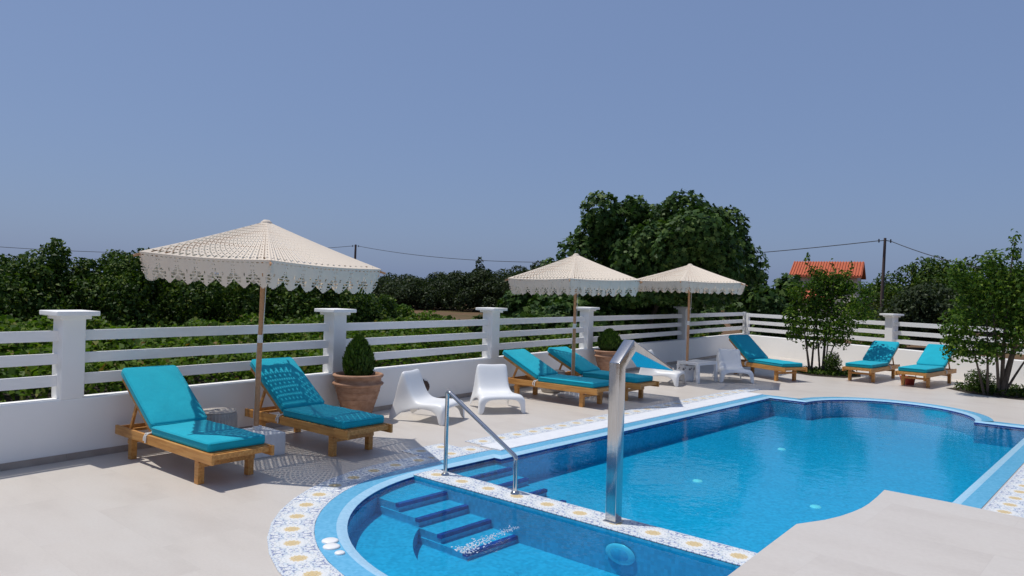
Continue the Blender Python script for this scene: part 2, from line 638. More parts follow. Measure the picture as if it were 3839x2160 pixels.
PA = R(5.5)
PO = Vector((-4.98, 6.72, 0))


def pw(x, y, z=0.0):
    """pool plan to site plan"""
    c, s = math.cos(PA), math.sin(PA)
    return (PO.x + x * c + y * s, PO.y - x * s + y * c, z)


def inner_outline():
    pts = []
    cx, cy, r = 2.02, -0.84, 2.17
    for k in range(0, 49):                     # spa end, from its left shoulder round to the right
        a = math.pi + math.pi * k / 48
        pts.append((cx + r * math.cos(a), cy + r * math.sin(a)))
    pts += [(4.19, 0.10), (4.08, 0.10), (4.08, 7.72), (3.29, 7.72)]
    cx, cy, r = 1.96, 7.72, 1.33
    for k in range(1, 33):                     # far roman end
        a = math.pi * k / 32
        pts.append((cx + r * math.cos(a), cy + r * 1.05 * math.sin(a)))
    pts += [(-0.05, 7.72), (-0.05, 0.10), (-0.15, 0.10)]
    return pts


def offset(poly, d):
    """outward mitre offset of a counter-clockwise outline"""
    out, n = [], len(poly)
    for i in range(n):
        p0, p1, p2 = Vector(poly[i - 1]), Vector(poly[i]), Vector(poly[(i + 1) % n])
        a, b = (p1 - p0).normalized(), (p2 - p1).normalized()
        na, nb = Vector((a.y, -a.x)), Vector((b.y, -b.x))
        m = (na + nb).normalized()
        out.append(tuple(p1 + m * (d / max(0.35, m.dot(na)))))
    return out


INNER = inner_outline()
LIP = offset(INNER, 0.085)
COP = offset(INNER, 0.25)
W = lambda poly: [pw(*p)[:2] for p in poly]

CORNER = Vector((-8.328, 25.23, 0))
F2 = Vector((0.8717, -0.4900, 0))
end2 = CORNER + F2 * 26
deck_poly = [(-8.40, -6), (12, -6), (end2.x, end2.y + 0.08), (CORNER.x - 0.07, CORNER.y + 0.08)]
deck = sheet('deck_paving', deck_poly, 0.0, M['deck'], [W(COP)])
tag(deck, kind='structure')
g = sheet('ground', [(-900, -900), (900, -900), (900, 900), (-900, 900)], -0.48, M['ground'])
tag(g, kind='structure')

# ------------------------------------------------------------------ swimming pool
pool = bpy.data.objects.new('swimming_pool', None)
COL.objects.link(pool)
tag(pool, 'curved turquoise swimming pool with round ends', kind='structure')
Z_FLOOR, Z_SPA, Z_WATER = -0.34, -0.40, -0.022
n = len(INNER)


def band(name, outer, inner, zo, zi, mat, smooth=False):
    mb = MB()
    vs = [(*W([p])[0], zo) for p in outer] + [(*W([p])[0], zi) for p in inner]
    fs = [(i, (i + 1) % n, (i + 1) % n + n, i + n) for i in range(n)]
    mb.add(vs, fs, smooth)
    return mb.build(name, mat, pool)


mbc = MB()
vs = []
for ring, z in ((COP, -0.02), (COP, 0.008), (LIP, 0.008)):
    vs += [(*q, z) for q in W(ring)]
fs = []
for k in (0, 1):
    fs += [(i + k * n, (i + 1) % n + k * n, (i + 1) % n + (k + 1) * n, i + (k + 1) * n) for i in range(n)]
mbc.add(vs, fs)
mbc.build('coping', M['tile_light'], pool)
LIP2 = offset(INNER, 0.02)
mbl = MB()
vs = []
for ring, z in ((LIP, 0.008), (offset(INNER, 0.06), 0.006), (offset(INNER, 0.04), 0.002), (LIP2, -0.003), (INNER, -0.008), (INNER, -0.012)):
    vs += [(*q, z) for q in W(ring)]
fs = []
for k in range(5):
    fs += [(i + k * n, (i + 1) % n + k * n, (i + 1) % n + (k + 1) * n, i + (k + 1) * n) for i in range(n)]
mbl.add(vs, fs)
mbl.build('coping_lip', M['tile_lip'], pool)
band('waterline_tiles', INNER, INNER, -0.012, -0.065, M['tile_dark'])
band('pool_wall', INNER, INNER, -0.065, Z_FLOOR - 0.05, M['tile_pool'])
sheet('pool_floor', W(offset(INNER, 0.01)), Z_FLOOR, M['tile_pool'], (), pool)
spa_poly = [p for p in offset(INNER, 0.005) if p[1] < -0.83]
spa_poly += [(4.2, -0.9), (-0.16, -0.9)]
sheet('spa_floor', W(spa_poly), Z_SPA, M['tile_pool'], (), pool)
# dividing wall between spa and main pool
mb = MB()
mb.prism(W([(-0.20, -1.13), (4.24, -1.13), (4.24, -0.80), (-0.20, -0.80)]), Z_FLOOR - 0.02, -0.004)
mb.build('divider_wall', M['tile_pool'], pool)


def step(x0, x1, y0, y1, z, floor):
    mb = MB()
    mb.prism(W([(x0, y0), (x1, y0), (x1, y1), (x0, y1)]), floor - 0.01, z)
    s = mb.build('step', M['tile_pool'], pool)
    mb = MB()
    mb.prism(W([(x1 - 0.045, y0 - 0.004), (x1 + 0.006, y0 - 0.004), (x1 + 0.006, y1 + 0.004), (x1 - 0.045, y1 + 0.004)]), z - 0.028, z + 0.004)
    mb.build('nosing', M['tile_dark'], s)
    return s


for k, (xn, z) in enumerate([(0.355, -0.072), (0.645, -0.142), (0.945, -0.212), (1.27, -0.282)]):
    step(-0.16, xn, -1.735 - 0.012 * k, -1.12, z, Z_SPA)
for k, (xn, z) in enumerate([(0.17, -0.06), (0.41, -0.13), (0.67, -0.20), (0.92, -0.27)]):
    step(-0.06, xn, -0.81, 0.03 + 0.004 * k, z, Z_FLOOR)
# curved seat that follows the spa wall
mb = MB()
ring_o, ring_i = [], []
for k in range(41):
    a = math.pi * 1.0 + 0.40 + (math.pi * 0.62) * k / 40
    ring_o.append((2.02 + 2.19 * math.cos(a), -0.84 + 2.19 * math.sin(a)))
    ring_i.append((2.02 + 1.64 * math.cos(a), -0.84 + 1.64 * math.sin(a)))
vs, fs = [], []
for z, ring in ((Z_SPA - 0.01, ring_i), (-0.215, ring_i), (-0.215, ring_o)):
    vs += [(*q, z) for q in W(ring)]
for k in (0, 1):
    fs += [(i + k * 41, i + 1 + k * 41, i + 1 + (k + 1) * 41, i + (k + 1) * 41) for i in range(40)]
mb.add(vs, fs)
e = [tuple(Vector((*q, z))) for q, z in ((W([ring_i[-1]])[0], Z_SPA - 0.01), (W([ring_o[-1]])[0], Z_SPA - 0.01), (W([ring_o[-1]])[0], -0.215), (W([ring_i[-1]])[0], -0.215))]
mb.add(e, [(0, 1, 2, 3)])
mb.build('spa_bench', M['tile_pool'], pool)

# lights and inlets
mb = MB()
mb.lathe([(0.0, 0.012), (0.10, 0.012), (0.135, 0.004), (0.14, 0.0)], 28)
lp = mb.build('underwater_light', M['tile_lip'], pool, (*pw(2.36, -1.142)[:2], -0.165), (R(90), 0, -PA))
lp.scale = (1, 0.58, 1)
mb = MB()
mb.lathe([(0.0, 0.016), (0.075, 0.016), (0.085, 0.012)], 24)
mb.build('lamp_lens', M['tile_light'], lp)
for x, y in ((1.34, 4.77), (1.36, 2.10), (2.78, 2.05)):
    mb = MB()
    mb.lathe([(0.0, 0.012), (0.05, 0.012), (0.06, 0.0)], 20)
    mb.build('floor_inlet', M['grate'], pool, pw(x, y, Z_FLOOR))
for x, y, r in ((0.95, -2.90, 0.062), (1.06, -2.965, 0.062), (1.21, -3.0, 0.037)):
    mb = MB()
    mb.lathe([(0, 0.014), (r * 0.8, 0.014), (r, 0.008), (r, 0.0)], 28)
    o = mb.build('valve_cover', M['plastic'], pool, pw(x, y, 0.008))

# overflow grate along the left side
mb = MB()
y = 0.38
while y < 7.95:
    mb.box(pw(-0.465, y, 0.010), (0.335, 0.021, 0.018), Matrix.Rotation(-PA, 3, 'Z'))
    y += 0.0235
for x in (-0.628, -0.465, -0.303):
    mb.box(pw(x, 4.16, 0.009), (0.022, 7.6, 0.014), Matrix.Rotation(-PA, 3, 'Z'))
gr = mb.build('overflow_grate', M['grate'], pool, recalc=False)
gr['kind'] = 'stuff'

# patterned tiles: every tile its own piece
TS = 0.327


def tile_mesh(name, pts, th=0.009):
    me = bpy.data.meshes.new(name)
    b = 0.003
    cx = sum(p[0] for p in pts) / 4
    cy = sum(p[1] for p in pts) / 4
    top = [(p[0] + (cx - p[0]) * b * 6, p[1] + (cy - p[1]) * b * 6, th) for p in pts]
    low = [(p[0], p[1], th - 0.002) for p in pts]
    bot = [(p[0], p[1], 0) for p in pts]
    me.from_pydata(bot + low + top, [], [(8, 9, 10, 11)] + [(i, (i + 1) % 4, (i + 1) % 4 + 4, i + 4) for i in range(4)]
                   + [(i + 4, (i + 1) % 4 + 4, (i + 1) % 4 + 8, i + 8) for i in range(4)])
    uv = me.uv_layers.new(name='UVMap')
    c4 = [(0, 0), (1, 0), (1, 1), (0, 1)]
    for pol in me.polygons:
        for li in pol.loop_indices:
            uv.data[li].uv = c4[me.loops[li].vertex_index % 4]
    me.materials.append(M['encaustic'])
    return me


h = TS / 2 - 0.001
sq = tile_mesh('mosaic_tile', [(-h, -h), (h, -h), (h, h), (-h, h)])
dtile = tile_mesh('mosaic_tile', [(-h, -0.1795), (h, -0.1795), (h, 0.1795), (-h, 0.1795)])


def lay(x, y, rot=0.0, me=sq, z=0.001):
    o = link('mosaic_tile', me, pool, pw(x, y, z + random.uniform(0, 0.0008)), (0, 0, rot - PA))
    return o


da = TS / 2.585
r0, r1 = 2.42, 2.42 + 0.34
g2 = 0.001
wedge = tile_mesh('mosaic_tile', [((r0 - 2.59) + 0, -r0 * da / 2 + g2), ((r1 - 2.59), -r1 * da / 2 + g2), ((r1 - 2.59), r1 * da / 2 - g2), ((r0 - 2.59), r0 * da / 2 - g2)])
a = math.pi - da / 2
for k in range(26):
    ang = math.pi + da * (k - 0.5)
    if ang > math.pi * 1.95: break
    lay(2.02 + 2.59 * math.cos(ang), -0.84 + 2.59 * math.sin(ang), ang, wedge)
y = -0.84 + TS * 1.0
while y < 0.42:
    lay(-0.573, y)
    y += TS
for k in range(2):
    lay(-0.573 - TS - 0.002, -0.35 + k * TS)
k = 0
y = 0.60
while y < 8.5:
    lay(-0.81, y)
    y += TS
for k in range(3):
    lay(-0.81 + TS * 0.0 + 0.0, 8.56 + 0 * k) if k == 0 else None
x = 0.03
while x < 4.1:
    lay(x, -0.965, R(90), dtile)
    x += 0.360
y = -0.7
while y < 7.6:
    lay(4.51, y)
    y += TS

wat = sheet('pool_water', W(offset(INNER, 0.002)), Z_WATER, M['water'])
tag(wat, kind='structure')
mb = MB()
for k in range(330):  # sun glint on the wavelets, put in as small white specks
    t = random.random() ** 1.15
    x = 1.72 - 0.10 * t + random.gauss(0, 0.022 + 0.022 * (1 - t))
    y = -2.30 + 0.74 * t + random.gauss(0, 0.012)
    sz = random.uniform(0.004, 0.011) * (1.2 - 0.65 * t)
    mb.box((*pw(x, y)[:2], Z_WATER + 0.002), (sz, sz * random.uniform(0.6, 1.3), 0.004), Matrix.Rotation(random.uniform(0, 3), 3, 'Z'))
fo = mb.build('glint_specks', M['glitter'], recalc=False)
tag(fo, 'streak of white specks imitating sun glint on the water above the lowest spa step', 'sun glint', kind='stuff')

# ------------------------------------------------------------------ garden walls with piers and rails
RAILS = ((1.245, 1.358), (1.005, 1.118), (0.774, 0.892))
W_TOP, W_TH = 0.645, 0.21


def garden_wall(label, origin, ang, length, piers, drop, corner_post, tile0):
    """wall running along local +y from origin, its deck face on local x = 0 and its body on -x"""
    t = thing('garden_wall', label, 'garden wall', origin, ang)
    mb = MB()
    mb.box((-W_TH / 2, length / 2, (W_TOP - drop - 0.5) / 2), (W_TH, length, W_TOP - drop + 0.5))
    mb.build('wall_base', M['plaster'], t, bevel=0.022, seg=3)
    pcs = []
    for y in piers:
        mb = MB()
        mb.box((-0.115, y, (W_TOP - drop - 0.003 + 1.51 - drop) / 2), (0.226, 0.232, 1.51 - W_TOP + 0.003))
        p = mb.build('pier', M['plaster'], t, bevel=0.008)
        mb = MB()
        mb.box((-0.115, y, 1.5 - drop), (0.31, 0.31, 0.036))
        mb.build('pier_neck', M['plaster'], p, bevel=0.006)
        mb = MB()
        mb.box((-0.115, y, 1.543 - drop), (0.43, 0.43, 0.05))
        mb.build('pier_cap', M['plaster'], p, bevel=0.01)
    ends = list(piers)
    edges = []
    if corner_post is not None:
        mb = MB()
        mb.box((-0.10, corner_post, (W_TOP + 1.37) / 2 - drop - 0.002), (0.09, 0.09, 1.37 - W_TOP))
        mb.build('corner_post', M['rail'], t, bevel=0.004)
        edges.append(corner_post)
    stops = sorted(ends + edges)
    if stops[0] > 0.3: stops = [0.0] + stops
    if stops[-1] < length - 0.3: stops = stops + [length]
    for y0, y1 in zip(stops[:-1], stops[1:]):
        a0 = y0 + (0.112 if y0 in ends else 0.04)
        a1 = y1 - (0.112 if y1 in ends else 0.04)
        for z0, z1 in RAILS:
            mb = MB()
            mb.box((-0.118, (a0 + a1) / 2, (z0 + z1) / 2 - drop + random.uniform(-0.003, 0.003)), (0.034, a1 - a0, z1 - z0))
            mb.build('rail', M['rail'], t, bevel=0.004)
    y = tile0
    mbt = MB()
    mbt.box((0.006, 0, 0.036), (0.012, 0.597, 0.072))
    tm = mbt.mesh('skirting_tile', M['skirting'])
    while y < length - 0.3:
        link('skirting_tile', tm, t, (random.uniform(0, 0.001), y, 0))
        y += 0.6
    return t


Y0 = -3.0
wallA = garden_wall('white garden wall with rails behind the two front loungers, running the length of the pool',
                    (-8.328, Y0, 0), 0.0, 28.23, [y - Y0 for y in (0.05, 3.68, 7.31, 11.05, 14.57, 20.0)], 0.0, 28.19, 0.33)
wallB = garden_wall('white garden wall with rails behind the two small trees at the far end of the deck',
                    (CORNER.x, CORNER.y, 0), math.atan2(-F2.x, F2.y) , 16.0, [5.62, 10.6], 0.028, 0.12, 0.4)
# the deck face of the far wall must look back towards the pool
wallB.rotation_euler = (0, 0, math.atan2(-F2.x, F2.y))
wallB.scale = (-1, 1, 1)


# ------------------------------------------------------------------ sun loungers
def rounded_slab(name, lx, ly, lz, mat, parent, mtx, bulge=0.012, bevel=0.03):
    """cushion with soft edges, laid along local -x from the origin"""
    bm = bmesh.new()
    nx, ny = 10, 6
    bmesh.ops.create_cube(bm, size=1)
    for v in bm.verts:
        v.co = Vector((v.co.x * lx - lx / 2, v.co.y * ly, v.co.z * lz + lz / 2))
    bmesh.ops.bevel(bm, geom=bm.edges[:], offset=bevel, segments=3, affect='EDGES', profile=0.55)
    bmesh.ops.subdivide_edges(bm, edges=[e for e in bm.edges if e.calc_length() > 0.2], cuts=5, use_grid_fill=True)
    for v in bm.verts:
        if v.co.z > lz * 0.5:
            u, w = (v.co.x + lx / 2) / (lx / 2), v.co.y / (ly / 2)
            v.co.z += bulge * (1 - u * u) * (1 - w * w) + 0.003 * math.sin(v.co.x * 17 + v.co.y * 9)
    for f in bm.faces: f.smooth = True
    me = bpy.data.meshes.new(name)
    bm.to_mesh(me)
    bm.free()
    me.materials.append(mat)
    me.transform(mtx)
    return link(name, me, parent)


def piping(parent, lx, ly, lz, mtx):
    c = 0.03
    loop = [mtx @ Vector(q) for q in ((0.002, -ly / 2 + c, lz - 0.016), (0.002, ly / 2 - c, lz - 0.016), (-c, ly / 2 + 0.002, lz - 0.016), (-lx + c, ly / 2 + 0.002, lz - 0.016),
                                      (-lx - 0.002, ly / 2 - c, lz - 0.016), (-lx - 0.002, -ly / 2 + c, lz - 0.016), (-lx + c, -ly / 2 - 0.002, lz - 0.016), (-c, -ly / 2 - 0.002, lz - 0.016), (0.002, -ly / 2 + c, lz - 0.016))]
    mb = MB()
    mb.tube(loop, 0.0055, 6, False)
    mb.build('piping', M['cushion'], parent)


def make_lounger(label, origin, yaw, back_deg):
    t = thing('sun_lounger', label, 'sun lounger', origin, yaw, 'wooden sun loungers round the pool')
    L, Wd = 2.05, 0.65
    hinge = -1.27
    for s in (-1, 1):
        mb = MB()
        mb.box((-L / 2, s * (Wd / 2 - 0.016), 0.283), (L, 0.032, 0.098))
        mb.build('side_rail', M['wood'], t, bevel=0.006)
    for x in (-0.34, -1.76):
        for s in (-1, 1):
            mb = MB()
            mb.box((x, s * (Wd / 2 - 0.066), 0.14), (0.074, 0.064, 0.28))
            mb.build('leg', M['wood'], t, bevel=0.005)
    for x, z, hh, th in ((-0.045, 0.296, 0.05, 0.03), (-0.30, 0.185, 0.045, 0.022), (-1.80, 0.185, 0.045, 0.022), (L * -1 + 0.05, 0.30, 0.05, 0.03), (hinge - 0.35, 0.262, 0.03, 0.05)):
        mb = MB()
        mb.box((x, 0, z), (th, Wd - 0.068, hh))
        mb.build('crossbar', M['wood'], t, bevel=0.003)
    x = -0.10
    mbs = MB()
    mbs.box((0, 0, 0.318), (0.062, Wd - 0.07, 0.018))
    sm = mbs.mesh('slat', M['wood'])
    while x > hinge + 0.02:
        link('slat', sm, t, (x, 0, 0))
        x -= 0.086
    a = R(back_deg)
    BL = 0.90
    Mb = Matrix.Translation((hinge, 0, 0.325)) @ Matrix.Rotation(a, 4, 'Y')
    # back frame: rotated so that local -x climbs
    for s in (-1, 1):
        mb = MB()
        mb.box((-BL / 2, s * (Wd / 2 - 0.062), 0), (BL, 0.03, 0.045))
        fr = mb.build('backrest_rail', M['wood'], t, bevel=0.003)
        fr.data.transform(Mb)
    mbs = MB()
    mbs.box((0, 0, 0.012), (0.062, Wd - 0.155, 0.018))
    sm2 = mbs.mesh('back_slat', M['wood'])
    sm2.transform(Mb.to_3x3().to_4x4())
    for k in range(9):
        p = Mb @ Vector((-0.06 - k * 0.098, 0, 0))
        link('back_slat', sm2, fr, p)
    tip = Mb @ Vector((-BL * 0.62, 0, -0.02))
    foot = Vector((max(-L + 0.09, tip.x - 0.22 * math.sin(a) - 0.03), 0, 0.285))
    for s in (-1, 1):
        mb = MB()
        mb.bar((tip.x, s * (Wd / 2 - 0.10), tip.z), (foot.x, s * (Wd / 2 - 0.10), foot.z), 0.024, 0.036)
        mb.build('prop_arm', M['wood'], t, bevel=0.003)
    mb = MB()
    mb.bar((foot.x, -Wd / 2 + 0.085, foot.z), (foot.x, Wd / 2 - 0.085, foot.z), 0.03, 0.03)
    mb.build('prop_bar', M['wood'], t)
    ms = Matrix.Translation((-0.11, 0, 0.329))
    cu = rounded_slab('seat_cushion', 1.16, 0.598, 0.095, M['cushion'], t, ms)
    piping(cu, 1.16, 0.598, 0.095, ms)
    ms = Mb @ Matrix.Translation((-0.035, 0, 0.024))
    cu = rounded_slab('back_cushion', 0.91, 0.598, 0.095, M['cushion'], t, ms)
    piping(cu, 0.91, 0.598, 0.095, ms)
    for s in (-1, 1):
        mb = MB()
        yy = s * (Wd / 2 - 0.016)
        mb.tube([(hinge + 0.02, s * 0.28, 0.365), (hinge - 0.02, yy, 0.345), (hinge - 0.03, yy + s * 0.024, 0.32), (hinge - 0.035, yy + s * 0.026, 0.25)], 0.009, 6)
        mb.tube([(hinge - 0.02, yy, 0.347), (hinge - 0.055, yy + s * 0.012, 0.342), (hinge - 0.07, yy + s * 0.026, 0.30), (hinge - 0.065, yy + s * 0.028, 0.265)], 0.008, 6)
        mb.build('tie_cord', M['rope'], t)
    return t


def foot_from_legs(cx, cy, yaw):
    return (cx + 0.34 * math.cos(yaw), cy + 0.34 * math.sin(yaw), 0)


LOUNGERS = [
    ('sun lounger nearest the viewer with its back half in sun, left of the white block', (-6.49, 4.285), -3.8, 34.5),
    ('sun lounger fully in the lace umbrella shade, in front of the cypress pot', (-6.47, 5.885), -3.6, 34.5),
    ('sun lounger with a low back right of the front-facing white chair', (-6.26, 11.02), -5.0, 24.5),
    ('sun lounger crossed by the steel fountain, behind the low-backed one', (-6.07, 12.22), -5.0, 24.5),
    ('sun lounger set diagonally in the corner beside the white side table and left tree', (-4.90, 17.55), -32.0, 34),
    ('sun lounger dappled with leaf shade right of the left small tree', (-3.55, 18.92), -98.0, 29),
    ('sun lounger in full sun above a red tub, left of the right small tree', (-2.42, 18.83), -101.0, 29),
]
for lab, (cx, cy), yaw, bd in LOUNGERS:
    make_lounger(lab, foot_from_legs(cx, cy, R(yaw)), R(yaw), bd)


# ------------------------------------------------------------------ crochet umbrellas
UR, UZ, UA = 1.32, 2.16, 2.62


def keep_canopy(i, j, ni, nj):
    if j < 2 or j >= nj - 1: return True
    if i == 0 or i == ni - 1: return True
    if j == nj - 4: return i % 4 > 1
    if j < 5: return True
    if i % 4 == 0: return j % 2 == 0
    if i % 4 == 2: return j % 4 != 1
    return True


def canopy_mesh():
    vs, fs = [], []
    nj, ni = 62, 72
    for p in range(6):
        a0, a1 = p * math.pi / 3, (p + 1) * math.pi / 3
        c0 = Vector((UR * math.cos(a0), UR * math.sin(a0), UZ))
        c1 = Vector((UR * math.cos(a1), UR * math.sin(a1), UZ))
        ap = Vector((0, 0, UA))
        base = len(vs)
        for j in range(nj + 1):
            t = (j / nj)
            for i in range(ni + 1):
                s = i / ni
                e = c0.lerp(c1, s)
                q = ap.lerp(e, max(t, 0.012))
                q.z -= 0.02 * math.sin(math.pi * s) * t + 0.012 * math.sin(math.pi * t) + (0.007 * t if i % 2 else 0)
                vs.append(q)
        for j in range(nj):
            for i in range(ni):
                if keep_canopy(i, j, ni, nj):
                    b = base + j * (ni + 1) + i
                    fs.append((b, b + 1, b + ni + 2, b + ni + 1))
    mb = MB()
    mb.add(vs, fs)
    return mb.mesh('canopy', M['crochet'], recalc=False)


def valance_mesh():
    vs, fs = [], []
    ni, nj, H = 110, 26, 0.275
    nsc = 7
    for p in range(6):
        a0, a1 = p * math.pi / 3, (p + 1) * math.pi / 3
        c0 = Vector((UR * math.cos(a0), UR * math.sin(a0), UZ))
        c1 = Vector((UR * math.cos(a1), UR * math.sin(a1), UZ))
        nrm = ((c0 + c1) / 2)
        nrm.z = 0
        nrm.normalize()
        base = len(vs)
        for j in range(nj + 1):
            d = H * j / nj
            for i in range(ni + 1):
                s = i / ni
                q = c0.lerp(c1, s)
                q.z -= 0.02 * math.sin(math.pi * s) + d
                q -= nrm * (0.30 * d + 0.012 * math.sin(s * nsc * 2 * math.pi) * (j / nj))
                vs.append(q)
        for j in range(nj):
            d = H * (j + 0.5) / nj
            for i in range(ni):
                s = (i + 0.5) / ni * nsc
                x = abs((s % 1.0) - 0.5) * 2          # 0 mid scallop, 1 at the cusp
                low = H - 0.09 * x ** 1.5
                if d > low: continue
                solid = True
                up_ = low - d
                rim = up_ < 0.018
                if not rim:
                    row = int(d / H * nj)
                    if 0.02 < d < 0.036: solid = i % 4 < 2
                    elif up_ < 0.085 and x > 0.3: solid = (row % 3) == 0 or x > 0.94
                    elif 0.05 < d < 0.13 and x > 0.82: solid = (row % 4) != 1 or x > 0.95
                    elif 0.13 < d < 0.16 and x < 0.2: solid = i % 3 > 0
                if solid:
                    b = base + j * (ni + 1) + i
                    fs.append((b, b + 1, b + ni + 2, b + ni + 1))
    mb = MB()
    mb.add(vs, fs)
    return mb.mesh('valance', M['crochet'], recalc=False)


CAN, VAL = canopy_mesh(), valance_mesh()


def umbrella(label, loc, z0, rot, lean, tilt=0.0, dz=0.0, flat=1.0, wide=1.0):
    """pole stands at z0 in its weight; lean tilts the whole parasol about the base"""
    t = thing('crochet_umbrella', label, 'umbrella', (loc[0], loc[1], 0), 0, 'white crochet umbrellas by the wall')
    t.rotation_euler = Matrix.Rotation(lean, 3, FW).to_euler()
    mb = MB()
    mb.tube([(0, 0, z0), (0, 0, 1.29)], 0.029, 12)
    mb.build('lower_pole', M['pole_wood'], t)
    mb = MB()
    mb.tube([(0, 0, 1.26), (0, 0, UA - 0.04)], 0.0255, 12)
    mb.build('upper_pole', M['pole_wood'], t)
    mb = MB()
    mb.tube([(0, 0, 1.24), (0, 0, 1.33)], 0.03, 12)
    mb.build('pole_collar', M['rope'], t)
    HD = Matrix.Translation((0, 0, UZ + dz)) @ Matrix.Rotation(tilt, 4, FW) @ Matrix.Diagonal((wide, wide, flat, 1)) @ Matrix.Translation((0, 0, -UZ))
    c = link('canopy', CAN, t)
    c.matrix_local = HD @ Matrix.Rotation(rot, 4, 'Z')
    link('valance', VAL, c)
    mb = MB()
    mb.lathe([(0, UA + 0.015), (0.03, UA + 0.012), (0.06, UA - 0.015), (0.06, UA - 0.03)], 16)
    mb.build('top_finial', M['crochet'], t).matrix_local = HD
    mb = MB()
    mb.lathe([(0.023, UA - 0.34), (0.05, UA - 0.34), (0.05, UA - 0.28), (0.023, UA - 0.28)], 12, False)
    mb.build('rib_hub', M['pole_wood'], t)
    for k in range(6):
        a = rot + k * math.pi / 3
        e = Vector((UR * math.cos(a), UR * math.sin(a), UZ))
        ap = Vector((0, 0, UA - 0.05))
        mb = MB()
        mb.bar(ap.lerp(e, 0.03) + Vector((0, 0, -0.05)), ap.lerp(e, 1.035) + Vector((0, 0, -0.03)), 0.016, 0.022)
        rb = mb.build('rib', M['pole_wood'], t)
        rb.matrix_local = HD
        mb = MB()
        mid = ap.lerp(e, 0.5) + Vector((0, 0, -0.03))
        mb.bar((0.045 * math.cos(a), 0.045 * math.sin(a), UA - 0.31), mid, 0.014, 0.018)
        mb.build('strut', M['pole_wood'], rb)
    mb = MB()
    s = RT * 0.045 + FW * -0.02
    mb.tube([(s.x, s.y, UA - 0.4), (s.x * 1.0, s.y, 1.9), (s.x * .7, s.y * .7, 1.3)], 0.004, 5)
    s = RT * -0.03
    mb.tube([(s.x, s.y, 1.27), (s.x * 1.1, s.y * 1.1, 0.7), (s.x * 1.2, s.y * 1.2, z0 + 0.02)], 0.004, 5)
    mb.build('pull_cord', M['rope'], t)
    return t


HB = HEAD
umbrella('largest white crochet umbrella, nearest, standing in a white block', (-7.27, 5.175), 0.10, HB + R(-9), R(1.1), R(1.3), 0.0, 1.0, 1.055)
umbrella('white crochet umbrella between the two low-backed loungers', (-7.0, 11.65), 0.05, HB + R(21), R(0.0), R(-0.6), -0.03)
umbrella('farthest white crochet umbrella, over the white side table', (-6.49, 15.65), 0.06, HB + R(9), R(0.3), 0, 0.03, 0.85)

# white weights
mb = MB()
mb.box((0, 0, 0.125), (0.50, 0.42, 0.25))
o = mb.build('umbrella_block', M['concrete'], None, (-7.20, 5.15, 0), (0, 0, R(-6)), bevel=0.014, seg=3)
tag(o, 'white square block holding the nearest umbrella pole', 'umbrella base')
mb = MB()
mb.tube([(0, 0, 0.25), (0, 0, 0.30)], 0.045, 14)
mb.build('sleeve', M['concrete'], o, (-0.05, 0.03, 0))
mb = MB()
mb.lathe([(0, 0), (0.27, 0), (0.28, 0.03), (0.25, 0.06), (0.05, 0.085), (0.045, 0.16), (0.03, 0.16)], 28)
o = mb.build('concrete_weight', M['concrete'], None, (-7.0, 11.65, 0))
tag(o, 'round white weight holding the middle umbrella, between two loungers', 'umbrella base')
tub = thing('white_tub', 'round white tub with dark printed motifs under the side table', 'tub', (-6.53, 15.68, 0))
mb = MB()
mb.lathe([(0, 0), (0.165, 0), (0.18, 0.05), (0.195, 0.34), (0.205, 0.35), (0.195, 0.36), (0.185, 0.34), (0.18, 0.30), (0, 0.30)], 32)
mb.build('tub_body', M['concrete'], tub)
mb = MB()
for k in range(9):
    a = k * 2 * math.pi / 9
    for da_, dz, sz in ((0, 0.275, 0.036), (0.2, 0.30, 0.02)):
        rr = 0.1955 - 0.0 + 0.001
        mb.box((rr * math.cos(a + da_) * 0.985, rr * math.sin(a + da_) * 0.985, dz), (0.012, sz, sz), Matrix.Rotation(a + da_, 3, 'Z') @ Matrix.Rotation(R(45), 3, 'X'))
mb.build('printed_motif', M['dark_print'], tub)


